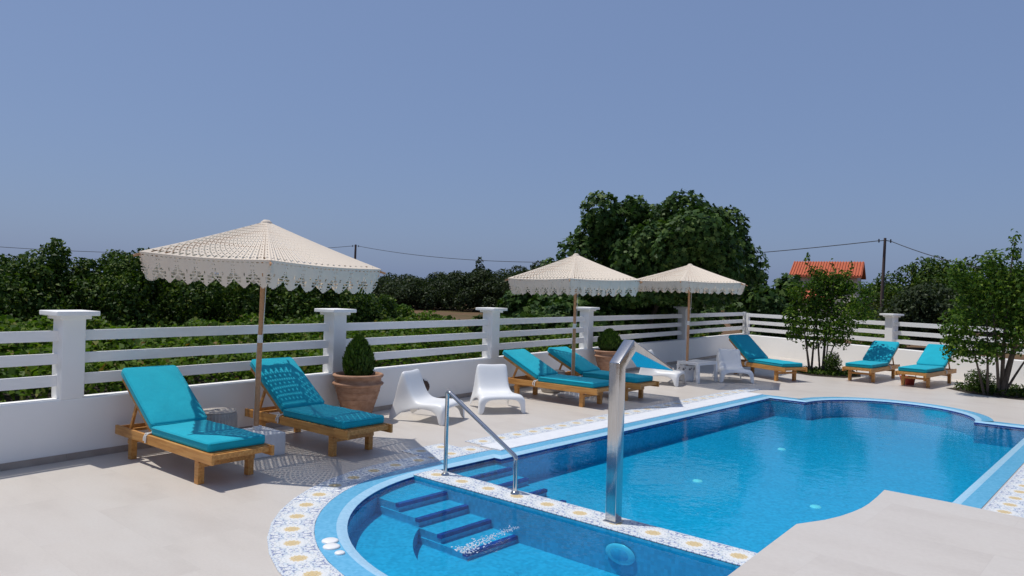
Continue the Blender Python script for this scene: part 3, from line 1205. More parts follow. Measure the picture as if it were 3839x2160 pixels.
# ------------------------------------------------------------------ moulded chairs and table
def chair_cage():
    P = {
        'P0': (0, -.01, .225), 'P1': (0, 0, .305), 'P2': (0, .25, .285), 'P3': (0, .47, .268), 'P4': (0, .56, .36), 'P5': (0, .635, .54), 'P6': (0, .695, .685), 'P7': (0, .735, .69),
        'E0': (.225, -.01, .225), 'E1': (.305, 0, .305), 'E2': (.268, .25, .298), 'E3': (.245, .47, .288), 'E4': (.238, .555, .38), 'E5': (.232, .635, .55), 'E6': (.232, .69, .705), 'E7': (.228, .735, .715),
        'S1': (.362, .004, .29), 'S2': (.33, .25, .265), 'S3': (.293, .49, .26), 'S4': (.262, .60, .37), 'S5': (.268, .67, .54), 'S6': (.258, .715, .685),
        'B6': (.245, .755, .67), 'B5': (.272, .80, .48), 'B4': (.28, .845, .27),
        'A2': (.325, .24, .20), 'A3': (.315, .50, .20), 'RF': (.315, .70, .14), 'R1': (.34, .82, 0), 'R2': (.335, .92, 0),
        'M1': (.378, .0, .14), 'M2': (.372, .095, .14), 'F1': (.385, -.01, 0), 'F2': (.385, .075, 0), 'FI': (.295, -.012, 0), 'MI': (.285, -.012, .14),
    }
    F = ['P1 P2 E2 E1', 'P2 P3 E3 E2', 'P3 P4 E4 E3', 'P4 P5 E5 E4', 'P5 P6 E6 E5', 'P6 P7 E7 E6', 'P0 P1 E1 E0',
         'E0 E1 S1 MI', 'MI S1 M1', 'MI M1 F1 FI', 'E1 E2 S2 S1', 'E2 E3 S3 S2', 'E3 E4 S4 S3', 'E4 E5 S5 S4', 'E5 E6 S6 S5', 'E6 E7 B6 S6',
         'S1 S2 A2 M2', 'S1 M2 M1', 'M1 M2 F2 F1', 'S2 S3 A3 A2', 'S3 S4 B4 RF', 'S3 RF A3', 'B4 R2 R1 RF', 'S4 S5 B5 B4', 'S5 S6 B6 B5']
    vs, idx, fs = [], {}, []

    def vid(kx, s):
        x, y, z = P[kx]
        key = (kx, s if x > 1e-6 else 1)
        if key not in idx:
            idx[key] = len(vs)
            vs.append((x * key[1], y, z))
        return idx[key]
    for f in F:
        ks = f.split()
        fs.append(tuple(vid(q, 1) for q in ks))
        fs.append(tuple(vid(q, -1) for q in reversed(ks)))
    return vs, fs


def make_chair():
    vs, fs = chair_cage()
    mb = MB()
    mb.add(vs, fs, True)
    o = mb.build('moulded_chair', M['plastic'])
    o.data.transform(Matrix.Translation((0, -0.45, 0)))
    s = o.modifiers.new('solid', 'SOLIDIFY')
    s.thickness = 0.02
    s.offset = -1
    for e in (o.modifiers.new('sub', 'SUBSURF'),):
        e.levels = 3
        e.render_levels = 3
    bake(o)
    o.data.polygons.foreach_set('use_smooth', [True] * len(o.data.polygons))
    o.data.transform(Matrix.Scale(1.0, 4))
    zmin = min(v.co.z for v in o.data.vertices)
    o.data.transform(Matrix.Translation((0, 0, -zmin)))
    return o


chair0 = make_chair()
# local front is -y
for k, (lab, x, y, face) in enumerate([
        ('white moulded chair seen from its side beside the big cypress pot', -7.33, 8.10, 15),
        ('white moulded chair facing the pool under the second wall pier', -7.15, 9.52, -38),
        ('white moulded chair mostly hidden behind the steel fountain', -6.72, 14.80, 10),
        ('white moulded chair facing the viewer beside the side table', -5.80, 16.55, -55)]):
    c = chair0 if k == 0 else chair0.copy()
    if k: COL.objects.link(c)
    c.location = (x, y, 0)
    c.rotation_euler = (0, 0, R(face + 90))
    tag(c, lab, 'chair', 'white moulded chairs by the wall')

tb = thing('side_table', 'low white square plastic table under the farthest umbrella', 'table', (-6.32, 15.82, 0), R(-12))
mb = MB()
mb.box((0, 0, 0.435), (0.56, 0.74, 0.022))
mb.build('table_top', M['plastic'], tb, bevel=0.008, seg=3)
mb = MB()
for s in (-1, 1):
    mb.box((s * 0.262, 0, 0.405), (0.018, 0.70, 0.04))
    mb.box((0, s * 0.352, 0.405), (0.50, 0.018, 0.04))
mb.build('apron', M['plastic'], tb)
for sx in (-1, 1):
    for sy in (-1, 1):
        mb = MB()
        mb.bar((sx * 0.245, sy * 0.335, 0.42), (sx * 0.262, sy * 0.352, 0), 0.062, 0.062, (1, 0, 0))
        mb.build('leg', M['plastic'], tb, bevel=0.008)


# ------------------------------------------------------------------ foliage tools
def leaves(centers, outward, size, aspect=0.5, jitter=0.9, fold=0.25):
    """folded leaf quads (base, side, tip, side) at the given centres"""
    n_ = len(centers)
    d = outward + rng.normal(0, jitter, (n_, 3))
    d /= np.linalg.norm(d, axis=1, keepdims=True) + 1e-9
    ax = rng.normal(0, 1, (n_, 3))
    ax -= d * (ax * d).sum(1, keepdims=True)
    ax /= np.linalg.norm(ax, axis=1, keepdims=True) + 1e-9
    sd_ = np.cross(d, ax)
    s = size * rng.uniform(0.65, 1.25, (n_, 1))
    w = s * aspect
    lift = d * s * fold
    q = np.stack([centers - ax * s * 0.5, centers + sd_ * w * 0.5 + lift * 0.5, centers + ax * s * 0.5 - lift * 0.3, centers - sd_ * w * 0.5 + lift * 0.5], 1)
    return q


def lobed(centers, outward, size, jitter=0.7):
    """broad lobed leaves of eight corners"""
    n_ = len(centers)
    d = outward + rng.normal(0, jitter, (n_, 3))
    d /= np.linalg.norm(d, axis=1, keepdims=True) + 1e-9
    ax = rng.normal(0, 1, (n_, 3)) + np.array([0, 0, -0.8])
    ax -= d * (ax * d).sum(1, keepdims=True)
    ax /= np.linalg.norm(ax, axis=1, keepdims=True) + 1e-9
    sd_ = np.cross(d, ax)
    s = size * rng.uniform(0.6, 1.25, (n_, 1))
    rad = [(0.0, 0.30), (40, 0.50), (62, 0.26), (92, 0.52), (125, 0.28)]
    pts = []
    full = [(-180, 0.35), (-125, 0.45), (-90, 0.24), (-52, 0.55), (-25, 0.26), (0, 0.62), (25, 0.26), (52, 0.55), (90, 0.24), (125, 0.45)]
    for a_, r_ in full:
        a_ = math.radians(a_)
        pts.append(centers + ax * s * r_ * math.cos(a_) + sd_ * s * r_ * math.sin(a_) - d * s * 0.12 * r_)
    return np.stack(pts, 1)


def blob_points(blobs, per, shell=0.55):
    cs, outs = [], []
    for (c, r, m) in blobs:
        k = int(per * m)
        u = rng.normal(0, 1, (k, 3))
        u /= np.linalg.norm(u, axis=1, keepdims=True)
        rad = (shell + (1 - shell) * rng.random((k, 1)) ** 0.7)
        p = np.array(c) + u * rad * np.array(r)
        cs.append(p)
        o_ = u / np.array(r)
        o_ /= np.linalg.norm(o_, axis=1, keepdims=True)
        outs.append(o_ + np.array([0, 0, 0.45]))
    return np.concatenate(cs), np.concatenate(outs)


def crown_blobs(rx, ry, rz, cz, count, rmin, rmax, flat_base=0.6):
    bl = []
    for k in range(count):
        while True:
            u = rng.uniform(-1, 1, 3)
            if 0.15 < (u ** 2).sum() < 1: break
        if u[2] < -flat_base: u[2] = -flat_base
        r = rng.uniform(rmin, rmax)
        bl.append(((u[0] * (rx - r * 0.6), u[1] * (ry - r * 0.6), cz + u[2] * (rz - r * 0.6)), (r, r, r * 0.8), (r / rmax) ** 2))
    return bl


def limbs(mb, tops, base_r, seed, zb=-0.45, foot=(0, 0)):
    rr = random.Random(seed)
    for tp, r in tops:
        tp = Vector(tp)
        b = Vector((foot[0] + rr.uniform(-.05, .05), foot[1] + rr.uniform(-.05, .05), zb))
        mid = b.lerp(tp, 0.5) + Vector((rr.uniform(-.15, .15), rr.uniform(-.15, .15), 0.15)) * max(1, tp.length / 3)
        pts = [(1 - t) ** 2 * b + 2 * t * (1 - t) * mid + t * t * tp for t in [k / 6 for k in range(7)]]
        mb.tube(pts, [base_r * r * (1 - 0.85 * k / 6) for k in range(7)], 7)


# low leafy crop beyond the left wall: one mass
def terrain_h(x, y):
    return 0.86 + 0.16 * np.sin(x * 1.7 + 0.6 * np.sin(y * 0.9)) * np.sin(y * 1.3 + 0.4) + 0.10 * np.sin(x * 4.1 + y * 2.2) + 0.08 * np.sin(y * 5.3 - x * 2.7)


def leafy_field():
    k = 95000
    x = -8.95 - 5.2 * rng.random(k) ** 1.1
    y = 1.5 + 22 * rng.random(k)
    keep = ((y - 1.5) < (22.5 - (-(x) - 8.9) * 0.1))
    x, y = x[keep], y[keep]
    hgt = terrain_h(x, y) + 0.10 * (x < -11.5) + 0.18 * np.clip((y < 5) * 1.0, 0, 1) - 0.35 * np.clip((y - 15) / 6, 0, 1)
    z = hgt - np.abs(rng.normal(0, 0.16, len(x))) + 0.05 * rng.random(len(x))
    edge = x > -9.5
    z[edge] = -0.4 + (hgt[edge] + 0.4) * rng.random(edge.sum()) ** 0.6
    c = np.stack([x, y, z], 1)
    out = np.tile(np.array([0.25, -0.1, 1.0]), (len(x), 1))
    q = leaves(c, out, 0.105, 0.62, 0.75)
    o = link('leafy_crop', quads('leafy_crop', q, M['leaf_vine']))
    tag(o, 'low green leafy crop growing beyond the left garden wall', 'crop', kind='stuff')
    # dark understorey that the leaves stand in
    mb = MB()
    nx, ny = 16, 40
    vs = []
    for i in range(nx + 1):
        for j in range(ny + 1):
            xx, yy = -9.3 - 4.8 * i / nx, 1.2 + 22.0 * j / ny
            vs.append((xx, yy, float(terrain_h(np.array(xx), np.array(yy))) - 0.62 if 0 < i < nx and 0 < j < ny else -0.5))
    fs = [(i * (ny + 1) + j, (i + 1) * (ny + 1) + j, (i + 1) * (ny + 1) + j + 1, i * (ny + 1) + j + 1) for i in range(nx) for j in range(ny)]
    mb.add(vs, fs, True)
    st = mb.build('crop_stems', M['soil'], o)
    st['kind'] = 'stuff'


leafy_field()


def tree(name, label, loc, blobs, per, leaf, mat, trunk_tops, trunk_r, seed, group=None, jit=0.9, lob=False, aspect=0.5, cat='tree', base_z=-0.45, shell=0.55, foot=(0, 0)):
    t = thing(name, label, cat, loc, 0, group)
    c, o = blob_points(blobs, per, shell)
    q = lobed(c, o, leaf, jit) if lob else leaves(c, o, leaf, aspect, jit)
    cr_ = link('crown', quads('crown', q, mat, q.shape[1]), t)
    cr_['kind'] = 'stuff'
    if trunk_tops:
        mb = MB()
        limbs(mb, trunk_tops, trunk_r, seed, base_z, foot)
        mb.build('trunk', M['bark'], t)
    return t


# dark orchard trees behind the crop
for k, (lab, fwm, rtm, top, rx) in enumerate([
        ('dark orchard tree at the left edge of the view, lowest of the orchard row', 14.8, -10.6, 2.25, 1.7),
        ('tallest pointed orchard tree left of the nearest umbrella', 16.0, -10.0, 2.45, 1.5),
        ('broad orchard tree just left of the nearest umbrella canopy', 17.5, -8.6, 2.70, 1.9),
        ('orchard tree behind the left half of the nearest umbrella', 18.3, -7.2, 2.5, 1.8),
        ('orchard tree behind the nearest umbrella pole', 18.8, -5.6, 2.3, 1.7),
        ('orchard tree right of the nearest umbrella pole', 19.4, -4.9, 2.15, 1.6),
        ('shadowy orchard tree at the right end of the orchard row', 21.5, -4.4, 1.75, 1.3)]):
    p = site(fwm, rtm)
    hh = (top + 0.4) / 2
    bl = crown_blobs(rx * 1.05, rx * 1.05, hh, top - hh - 0.12, 46, 0.42, 0.8, 0.95)
    if k == 1: bl += [((0.15, 0.1, top - 0.1), (0.3, 0.3, 0.42), 0.35), ((-0.2, 0.3, top - 0.05), (0.16, 0.16, 0.4), 0.2)]
    for _ in range(5):
        a_ = rng.uniform(0, 6.28)
        bl.append(((rx * 0.6 * math.cos(a_), rx * 0.6 * math.sin(a_), top - 0.35), (0.3, 0.3, 0.28), 0.25))
    tree('orchard_tree', lab, p, bl, 1150, 0.1, M['leaf_orchard'], [((0.4, 0.3, 1.4), 1), ((-0.4, 0.2, 1.5), 0.8), ((0.0, -0.5, 1.3), 0.7)], 0.09, k, 'dark orchard trees behind the crop', 0.8, False, 0.6)

# second, farther row closes the orchard's depth
for k, (lab, fwm, rtm, top, rx) in enumerate([
        ('dim orchard tree in the second row behind the far left of the orchard', 22, -14.2, 2.7, 2.4),
        ('dim orchard tree in the second row behind the umbrella\'s left tip', 23.5, -10.5, 2.9, 2.4),
        ('dim orchard tree in the second row behind the umbrella\'s middle', 24.5, -7.0, 2.75, 2.4),
        ('dim orchard tree in the second row beside the open field', 26, -6.2, 2.2, 1.8)]):
    bl = crown_blobs(rx, rx, (top + 0.4) / 2, (top - 0.4) / 2, 26, 0.5, 0.9, 0.95)
    tree('orchard_tree', lab, site(fwm, rtm), bl, 600, 0.16, M['leaf_orchard'], [((0.4, 0.3, 1.4), 1), ((-0.4, 0.2, 1.5), 0.8)], 0.1, 20 + k, 'dark orchard trees behind the crop', 0.8, False, 0.6)

# big fig tree
bl = crown_blobs(2.6, 2.4, 2.25, 2.5, 70, 0.5, 0.9, 0.95)
bl += [((-1.75, -0.3, 4.45), (0.6, 0.6, 0.62), 0.6), ((-0.75, 0.2, 4.6), (0.42, 0.42, 0.45), 0.4), ((0.6, -0.2, 4.62), (0.65, 0.65, 0.55), 0.7), ((1.95, 0.3, 4.2), (0.6, 0.6, 0.6), 0.55), ((-2.35, 0, 3.2), (0.62, 0.62, 0.75), 0.6), ((2.35, 0.2, 3.1), (0.7, 0.7, 0.75), 0.7),
       ((-2.3, 0.2, 1.4), (0.9, 0.9, 0.9), 0.8), ((2.6, 0.2, 1.5), (0.8, 0.8, 1.0), 0.8), ((0.3, -1.3, 1.2), (1.1, 0.8, 1.0), 0.9)]
bl += [((0.4, -2.4, 3.85), (0.75, 0.75, 0.6), 0.8), ((0.95, -2.1, 3.5), (0.6, 0.6, 0.6), 0.6), ((-0.1, -2.2, 3.35), (0.6, 0.6, 0.6), 0.6), ((-1.1, 0.3, 4.3), (0.6, 0.6, 0.5), 0.6), ((-0.1, 0.2, 4.4), (0.6, 0.6, 0.45), 0.6), ((1.3, 0.2, 4.35), (0.6, 0.6, 0.5), 0.6), ((-1.9, 0.2, 3.8), (0.55, 0.6, 0.6), 0.6), ((2.0, 0.2, 3.6), (0.6, 0.6, 0.6), 0.6), ((-1.2, 0.1, 3.75), (0.7, 0.7, 0.6), 0.7), ((0.0, 0.0, 3.95), (0.75, 0.7, 0.6), 0.8), ((1.25, 0.1, 3.85), (0.7, 0.7, 0.6), 0.7), ((-0.2, -1.6, 3.0), (0.8, 0.6, 0.7), 0.8), ((1.0, -1.7, 2.9), (0.8, 0.6, 0.7), 0.8)]
bl = [((RT * c[0] + FW * c[1])[:2] + (c[2],), r, m) for c, r, m in bl]
figp = site(21, 4.17, -0.32)
bl = [b for b in bl if not (figp.x + b[0][0] + b[1][0] > -8.7 and b[0][2] - b[1][2] < 1.75)]
tree('fig_tree', 'large dark broad-leaved fig tree behind the two far umbrellas', figp, bl, 1050, 0.17, M['leaf_fig'],
     [((-0.6, 0.3, 3.2), 1), ((-1.8, 0.2, 3.0), 0.8), ((0.3, 0.4, 3.3), 0.7), ((-0.8, 1.4, 2.6), 0.7), ((-0.9, -0.9, 2.6), 0.7)], 0.2, 5, None, 0.6, True, foot=(-1.2, 0.2))
bl = crown_blobs(1.5, 1.3, 1.75, 1.55, 32, 0.4, 0.7, 0.95)
tree('fig_sapling', 'lower leafy fig growing at the right foot of the large fig tree', site(26.5, 8.9), [(c, r, m) for c, r, m in bl], 420, 0.22, M['leaf_fig'], [((0.2, 0.1, 1.6), 1), ((-0.3, 0.2, 1.4), 0.8)], 0.08, 6, None, 0.6, True)
bl = crown_blobs(1.45, 1.4, 1.4, 0.95, 26, 0.4, 0.65, 0.95) + [((0.35, 0, 2.62), (0.36, 0.36, 0.42), 0.4)]
tree('fig_sapling', 'leafy fig with a raised top sprig left of the large fig tree', site(25, 0.95), bl, 420, 0.22, M['leaf_fig'], [((0.2, 0.1, 1.9), 1), ((-0.3, 0.2, 1.4), 0.8)], 0.08, 7, None, 0.6, True)

for k, (lab, x, y, top, rx) in enumerate([
        ('dark fig shoots behind the rails right of the third wall pier', -10.6, 14.9, 1.55, 1.25),
        ('dark fig shoots behind the rails under the second umbrella', -10.4, 16.8, 1.9, 1.35),
        ('dark fig shoots behind the rails between the two far umbrellas', -10.3, 18.7, 2.1, 1.3),
        ('dark fig shoots behind the rails under the farthest umbrella', -10.2, 21.6, 2.1, 1.3),
        ('dark fig shoots behind the rails at the corner post', -10.0, 24.2, 2.2, 1.25)]):
    bl = crown_blobs(rx, rx, (top + 0.45) / 2, (top - 0.45) / 2, 26, 0.4, 0.65, 0.95)
    tree('fig_thicket', lab, (x, y, 0), bl, 420, 0.2, M['leaf_fig'], [((0.2, 0.1, 1.2), 1), ((-0.3, 0.2, 1.1), 0.8)], 0.05, 80 + k, 'fig shoots along the left wall', 0.6, True, cat='bush')

# bush and dry weeds in the open gap
bl = crown_blobs(1.15, 1.15, 0.85, 0.65, 16, 0.3, 0.5, 0.95)
tree('round_bush', 'fresh green bush beside the second wall pier, in front of the dry field', site(26, -4.2), bl, 300, 0.16, M['leaf_citrus'], [((0.1, 0.1, 0.7), 1)], 0.04, 8, None, 0.8, False, 0.6, 'bush')
bl = crown_blobs(1.3, 1.0, 0.55, 0.35, 14, 0.25, 0.4, 0.95)
tree('dry_weeds', 'brown dry weeds between the second pier and the green bush', site(24, -5.2), bl, 260, 0.14, M['leaf_dry'], [((0.1, 0.1, 0.5), 1)], 0.02, 9, None, 0.9, False, 0.25, 'weeds')
# far olive trees
OL = [(86, -13.5, 3.3, 3.6), (80, -10.2, 3.0, 3.2), (84, -6.6, 3.7, 3.6), (78, -3.6, 4.25, 3.0), (76, -0.4, 4.3, 3.2), (70, 2.9, 4.6, 3.2), (92, -17.5, 3.0, 4.2), (60, 5.2, 3.6, 3.0)]
OLL = ['hazy olive tree farthest left in the field gap', 'small olive tree behind the dry field, second from the left end of the gap', 'grey-green olive tree in the middle of the field gap', 'tall olive tree with a dark sprig left of the large fig', 'rounded olive tree close to the left of the fig', 'olive tree just left of the second umbrella peak', 'far low olive tree behind the right tip of the nearest umbrella', 'olive tree hidden behind the fig tree']
for k, (d, rt_m, top, rx) in enumerate(OL):
    bl = crown_blobs(rx * 1.25, rx * 1.25, (top + 0.3) / 2, (top - 0.3) / 2, 40, 0.8, 1.4, 0.98)
    bl += [((rx * c_, rx * d_, 0.5), (1.1, 1.1, 0.9), 0.7) for c_, d_ in ((-.8, -.6), (0.1, -.9), (.9, -.5), (.5, .8), (-.5, .8))]
    if k == 3: bl.append(((0.2, 0, top + 0.1), (0.45, 0.45, 0.9), 0.25))
    tree('olive_tree', OLL[k], site(d, rt_m), bl, 420, 0.34, M['leaf_olive'], [((0.8, 0.3, 2.2), 1), ((-0.8, 0.2, 2.4), 0.8)], 0.2, 30 + k, 'olive trees across the field', 0.9, False, 0.45)
# right-hand trees
RTR = [(46, 25.5, 4.6, 3.4, 'dark evergreen tree behind the right small tree'), (40, 25.6, 4.3, 3.2, 'dark evergreen tree at the right edge of the view'),
       (60, 33.5, 3.7, 3.6, 'dark tree right of the power pole base'), (64, 31.5, 3.5, 2.6, 'low tree just right of the power pole'),
       (66, 28.0, 3.3, 2.4, 'small tree between the orange-roofed house and the power pole'), (36, 20.3, 2.9, 2.2, 'round grey-green olive beyond the far wall pier')]
for k, (d, rt_m, top, rx, lab) in enumerate(RTR):
    bl = crown_blobs(rx, rx, (top + 0.4) / 2, (top - 0.4) / 2, 34, 0.7, 1.2, 0.95)
    tree('evergreen_tree', lab, site(d, rt_m), bl, 520, 0.24, M['leaf_orchard'] if k != 5 else M['leaf_olive'], [((0.8, 0.3, 2.0), 1), ((-0.8, 0.2, 2.2), 0.8)], 0.18, 50 + k, 'dark trees beyond the far wall', 0.85, False, 0.5)
for k, (d, rt_m, top, rx, lab) in enumerate([(34, 16.6, 0.95, 1.7, 'bright green shrub beyond the far wall left of the pier'), (37, 18.6, 1.35, 1.6, 'bright green shrub beyond the far wall behind the power pole'), (31, 12.3, 1.5, 1.5, 'yellowish green shrub beyond the corner of the two walls')]):
    bl = crown_blobs(rx, rx, (top + 0.5) / 2, (top - 0.5) / 2, 18, 0.35, 0.6, 0.95)
    tree('field_shrub', lab, site(d, rt_m), bl, 240, 0.17, M['leaf_vine'], [((0.1, 0.1, 0.5), 1)], 0.03, 60 + k, 'shrubs beyond the far wall', 0.9, False, 0.5, 'shrub')
# distant tree line
k = 26000
aa = rng.uniform(-0.95, 0.95, k)
dd = rng.uniform(100, 135, k)
tops = 2.3 + 1.3 * (0.5 + 0.5 * np.sin(aa * 23 + 1.3)) * (0.6 + 0.4 * np.sin(aa * 61)) + 0.4 * np.sin(aa * 140)
zz = -0.4 + tops * rng.random(k) ** 0.6
cc = np.stack([FW.x * dd + RT.x * dd * aa, FW.y * dd + RT.y * dd * aa, zz], 1)
q = leaves(cc, np.tile(np.array([0.3, -0.5, 0.8]), (k, 1)), 1.0, 0.7, 0.8)
o = link('far_treeline', quads('far_treeline', q, M['leaf_olive']))
tag(o, 'far low line of olive green trees on the horizon', 'tree line', kind='stuff')

# ------------------------------------------------------------------ power line, house, shed
pR = site(38, (2217 / 0.67083 - 1919.5) / 2797.7 * 38)
pL = site(75, (890 / 0.67083 - 1919.5) / 2797.7 * 75)
for lab, p, hgt, r in (('tall dark timber power pole standing right of the orange-roofed house', pR, 5.05, 0.085), ('distant dark power pole behind the right side of the nearest umbrella', pL, 6.0, 0.13)):
    t = thing('power_pole', lab, 'power pole', (p.x, p.y, -0.5), 0, 'poles of the power line')
    mb = MB()
    mb.tube([(0, 0, 0), (0.03, 0, hgt * 0.5), (0.10, 0, hgt + 0.5)], [r * 1.2, r, r * 0.75], 10)
    mb.build('shaft', M['pole'], t)
    mb = MB()
    ct = Vector((0.09, 0, hgt + 0.38))
    for s in (-1, 1):
        e = RT * s * 0.30
        mb.tube([ct, ct + e + Vector((0, 0, -0.04))], 0.022, 6)
        mb.tube([ct + e + Vector((0, 0, -0.12)), ct + e + Vector((0, 0, 0.06))], 0.035, 6)
    mb.build('insulator', M['wire'], t)


def wire(name, label, a, b, sag, r):
    pts = []
    for k in range(31):
        t = k / 30
        p = a.lerp(b, t)
        p.z -= sag * 4 * t * (1 - t)
        pts.append(p)
    mb = MB()
    mb.tube(pts, r, 5)
    o = mb.build(name, M['wire'])
    return tag(o, label, 'wire')


wt = Vector((pR.x + 0.09, pR.y, 4.90))
lt = Vector((pL.x + 0.09, pL.y, 5.85))
wire('power_wire', 'long sagging cable between the two power poles', lt + RT * 0.3, wt - RT * 0.3, 1.35, 0.022)
wire('power_wire', 'cable dropping from the tall power pole toward the right trees', wt + RT * 0.3, site(30, 21.5, 2.9), 0.25, 0.02)
wire('power_wire', 'cable running from the distant pole to the left edge', lt - RT * 0.3, site(60, -48, 4.6), 0.9, 0.022)

hx = thing('house', 'cream house with an orange tiled roof behind the left small tree', 'house', site(60, 25.15, -0.5), HEAD - 0.50)
mb = MB()
mb.box((0, 2.2, 2.1), (4.7, 4.6, 4.2))
mb.add([(2.35, -0.1, 4.2), (2.35, 4.5, 4.2), (2.35, 2.2, 5.25), (-2.35, -0.1, 4.2), (-2.35, 4.5, 4.2), (-2.35, 2.2, 5.25)], [(0, 1, 2), (3, 5, 4)])
mb.build('wall', M['house'], hx)
mb = MB()
for s in (-1, 1):
    y0, y1 = 2.2, 2.2 + s * 2.7
    vs = [(-2.7, y0, 5.42), (2.7, y0, 5.42), (2.7, y1, 4.2), (-2.7, y1, 4.2), (-2.7, y0, 5.28), (2.7, y0, 5.28), (2.7, y1, 4.06), (-2.7, y1, 4.06)]
    mb.add(vs, [(0, 1, 2, 3), (4, 7, 6, 5), (0, 4, 5, 1), (1, 5, 6, 2), (2, 6, 7, 3), (3, 7, 4, 0)])
roof = mb.build('roof', M['roof'], hx)
mb = MB()
x = -2.65
while x < 2.7:
    mb.tube([(x, 2.18, 5.44), (x, -0.5, 4.23)], 0.055, 5)
    x += 0.21
rr_ = mb.build('roof_tile_rows', M['roof'], roof, recalc=False)
rr_['kind'] = 'stuff'
for wx in (-1.1, 1.1):
    mb = MB()
    mb.box((wx, -0.11, 3.0), (0.9, 0.06, 1.1))
    wnd = mb.build('window', M['glass_dark'], hx)
    mb = MB()
    mb.box((wx, -0.16, 3.6), (1.1, 0.08, 0.1)).box((wx, -0.16, 2.4), (1.1, 0.08, 0.1)).box((wx - 0.5, -0.16, 3.0), (0.1, 0.08, 1.1)).box((wx + 0.5, -0.16, 3.0), (0.1, 0.08, 1.1)).box((wx, -0.155, 3.0), (0.06, 0.06, 1.1))
    mb.build('frame', M['grey_render'], wnd)
lx = thing('annex', 'low annex with an orange roof glimpsed through the left small tree', 'building', site(52, 20.6, -0.5), HEAD)
mb = MB()
mb.box((0, 0, 1.1), (1.6, 2.5, 2.2))
mb.build('wall', M['house'], lx)
mb = MB()
mb.add([(-1.0, -1.5, 2.15), (1.0, -1.5, 2.15), (1.0, 1.4, 2.9), (-1.0, 1.4, 2.9), (-1.0, -1.5, 2.27), (1.0, -1.5, 2.27), (1.0, 1.4, 3.02), (-1.0, 1.4, 3.02)],
       [(0, 3, 2, 1), (4, 5, 6, 7), (0, 1, 5, 4), (1, 2, 6, 5), (2, 3, 7, 6), (3, 0, 4, 7)])
mb.build('roof', M['roof'], lx)
sh = thing('shed', 'low flat-roofed pale shed behind the power pole', 'building', site(50, 23.9, -0.5), HEAD)
mb = MB()
mb.box((0, 0, 1.05), (3.0, 3.0, 2.1))
mb.build('wall', M['grey_render'], sh)
mb = MB()
mb.box((0, 0, 2.35), (3.3, 3.4, 0.5))
mb.build('roof_slab', M['grey_render'], sh, bevel=0.02)
mb = MB()
mb.box((-0.4, -1.51, 1.1), (1.5, 0.06, 1.3))
mb.build('opening', M['glass_dark'], sh)
mb = MB()
mb.box((2.45, -0.2, 0.95), (1.7, 2.0, 1.9))
mb.build('side_block', M['house'], sh)

# ------------------------------------------------------------------ planted beds with small trees
def bed(name, pts, label):
    o = sheet(name, pts, 0.006, M['soil'])
    tag(o, kind='structure')
    return o


bed('planting_bed', [(-5.35, 19.55), (-4.7, 19.15), (-4.0, 19.3), (-3.75, 19.9), (-3.95, 20.9), (-4.8, 21.4), (-5.4, 20.6)], '')
bed('planting_bed', [(-1.85, 19.0), (-1.35, 18.3), (-0.6, 17.95), (0.3, 17.95), (1.2, 18.4), (1.5, 19.6), (0.4, 20.2), (-1.3, 19.9)], '')


def ground_cover(name, label, cx, cy, rx, ry, k, h):
    a_ = rng.uniform(0, 6.283, k)
    r_ = np.sqrt(rng.random(k))
    c = np.stack([cx + rx * r_ * np.cos(a_), cy + ry * r_ * np.sin(a_), 0.02 + h * rng.random(k)], 1)
    q = leaves(c, np.tile(np.array([0, 0, 1.0]), (k, 1)), 0.09, 0.4, 0.8)
    o = link(name, quads(name, q, M['leaf_orchard']))
    return tag(o, label, 'ground cover', kind='stuff')


ground_cover('ground_cover', 'dark creeping plants under the left small tree', -4.6, 20.0, 0.75, 0.65, 900, 0.10)
ground_cover('ground_cover', 'dark creeping plants under the right small tree', -0.3, 19.0, 1.4, 0.85, 2200, 0.12)


def garden_tree(label, loc, blobs, per, stems, seed):
    t = thing('small_tree', label, 'tree', loc, 0, 'small citrus trees in the beds')
    c, o = blob_points(blobs, per, 0.2)
    q = leaves(c, o, 0.095, 0.52, 0.95)
    f = link('crown', quads('crown', q, M['leaf_citrus'], 4), t)
    f['kind'] = 'stuff'
    mb = MB()
    for b, tp, r in stems:
        b, tp = Vector(b), Vector(tp)
        mid = b.lerp(tp, 0.55) + Vector((random.uniform(-.1, .1), random.uniform(-.1, .1), 0.05))
        pts = [(1 - s) ** 2 * b + 2 * s * (1 - s) * mid + s * s * tp for s in [k / 7 for k in range(8)]]
        mb.tube(pts, [r * (1 - 0.8 * k / 7) for k in range(8)], 7)
    mb.build('trunk', M['bark'], t)
    return t


def spr(x, d, z):
    p = RT * x + FW * d
    return (p.x, p.y, z)


def blob(x, d, z, r, m=1.0, rz=None):
    return (spr(x, d, z), (r, r, rz or r), m * (r / 0.4) ** 2)


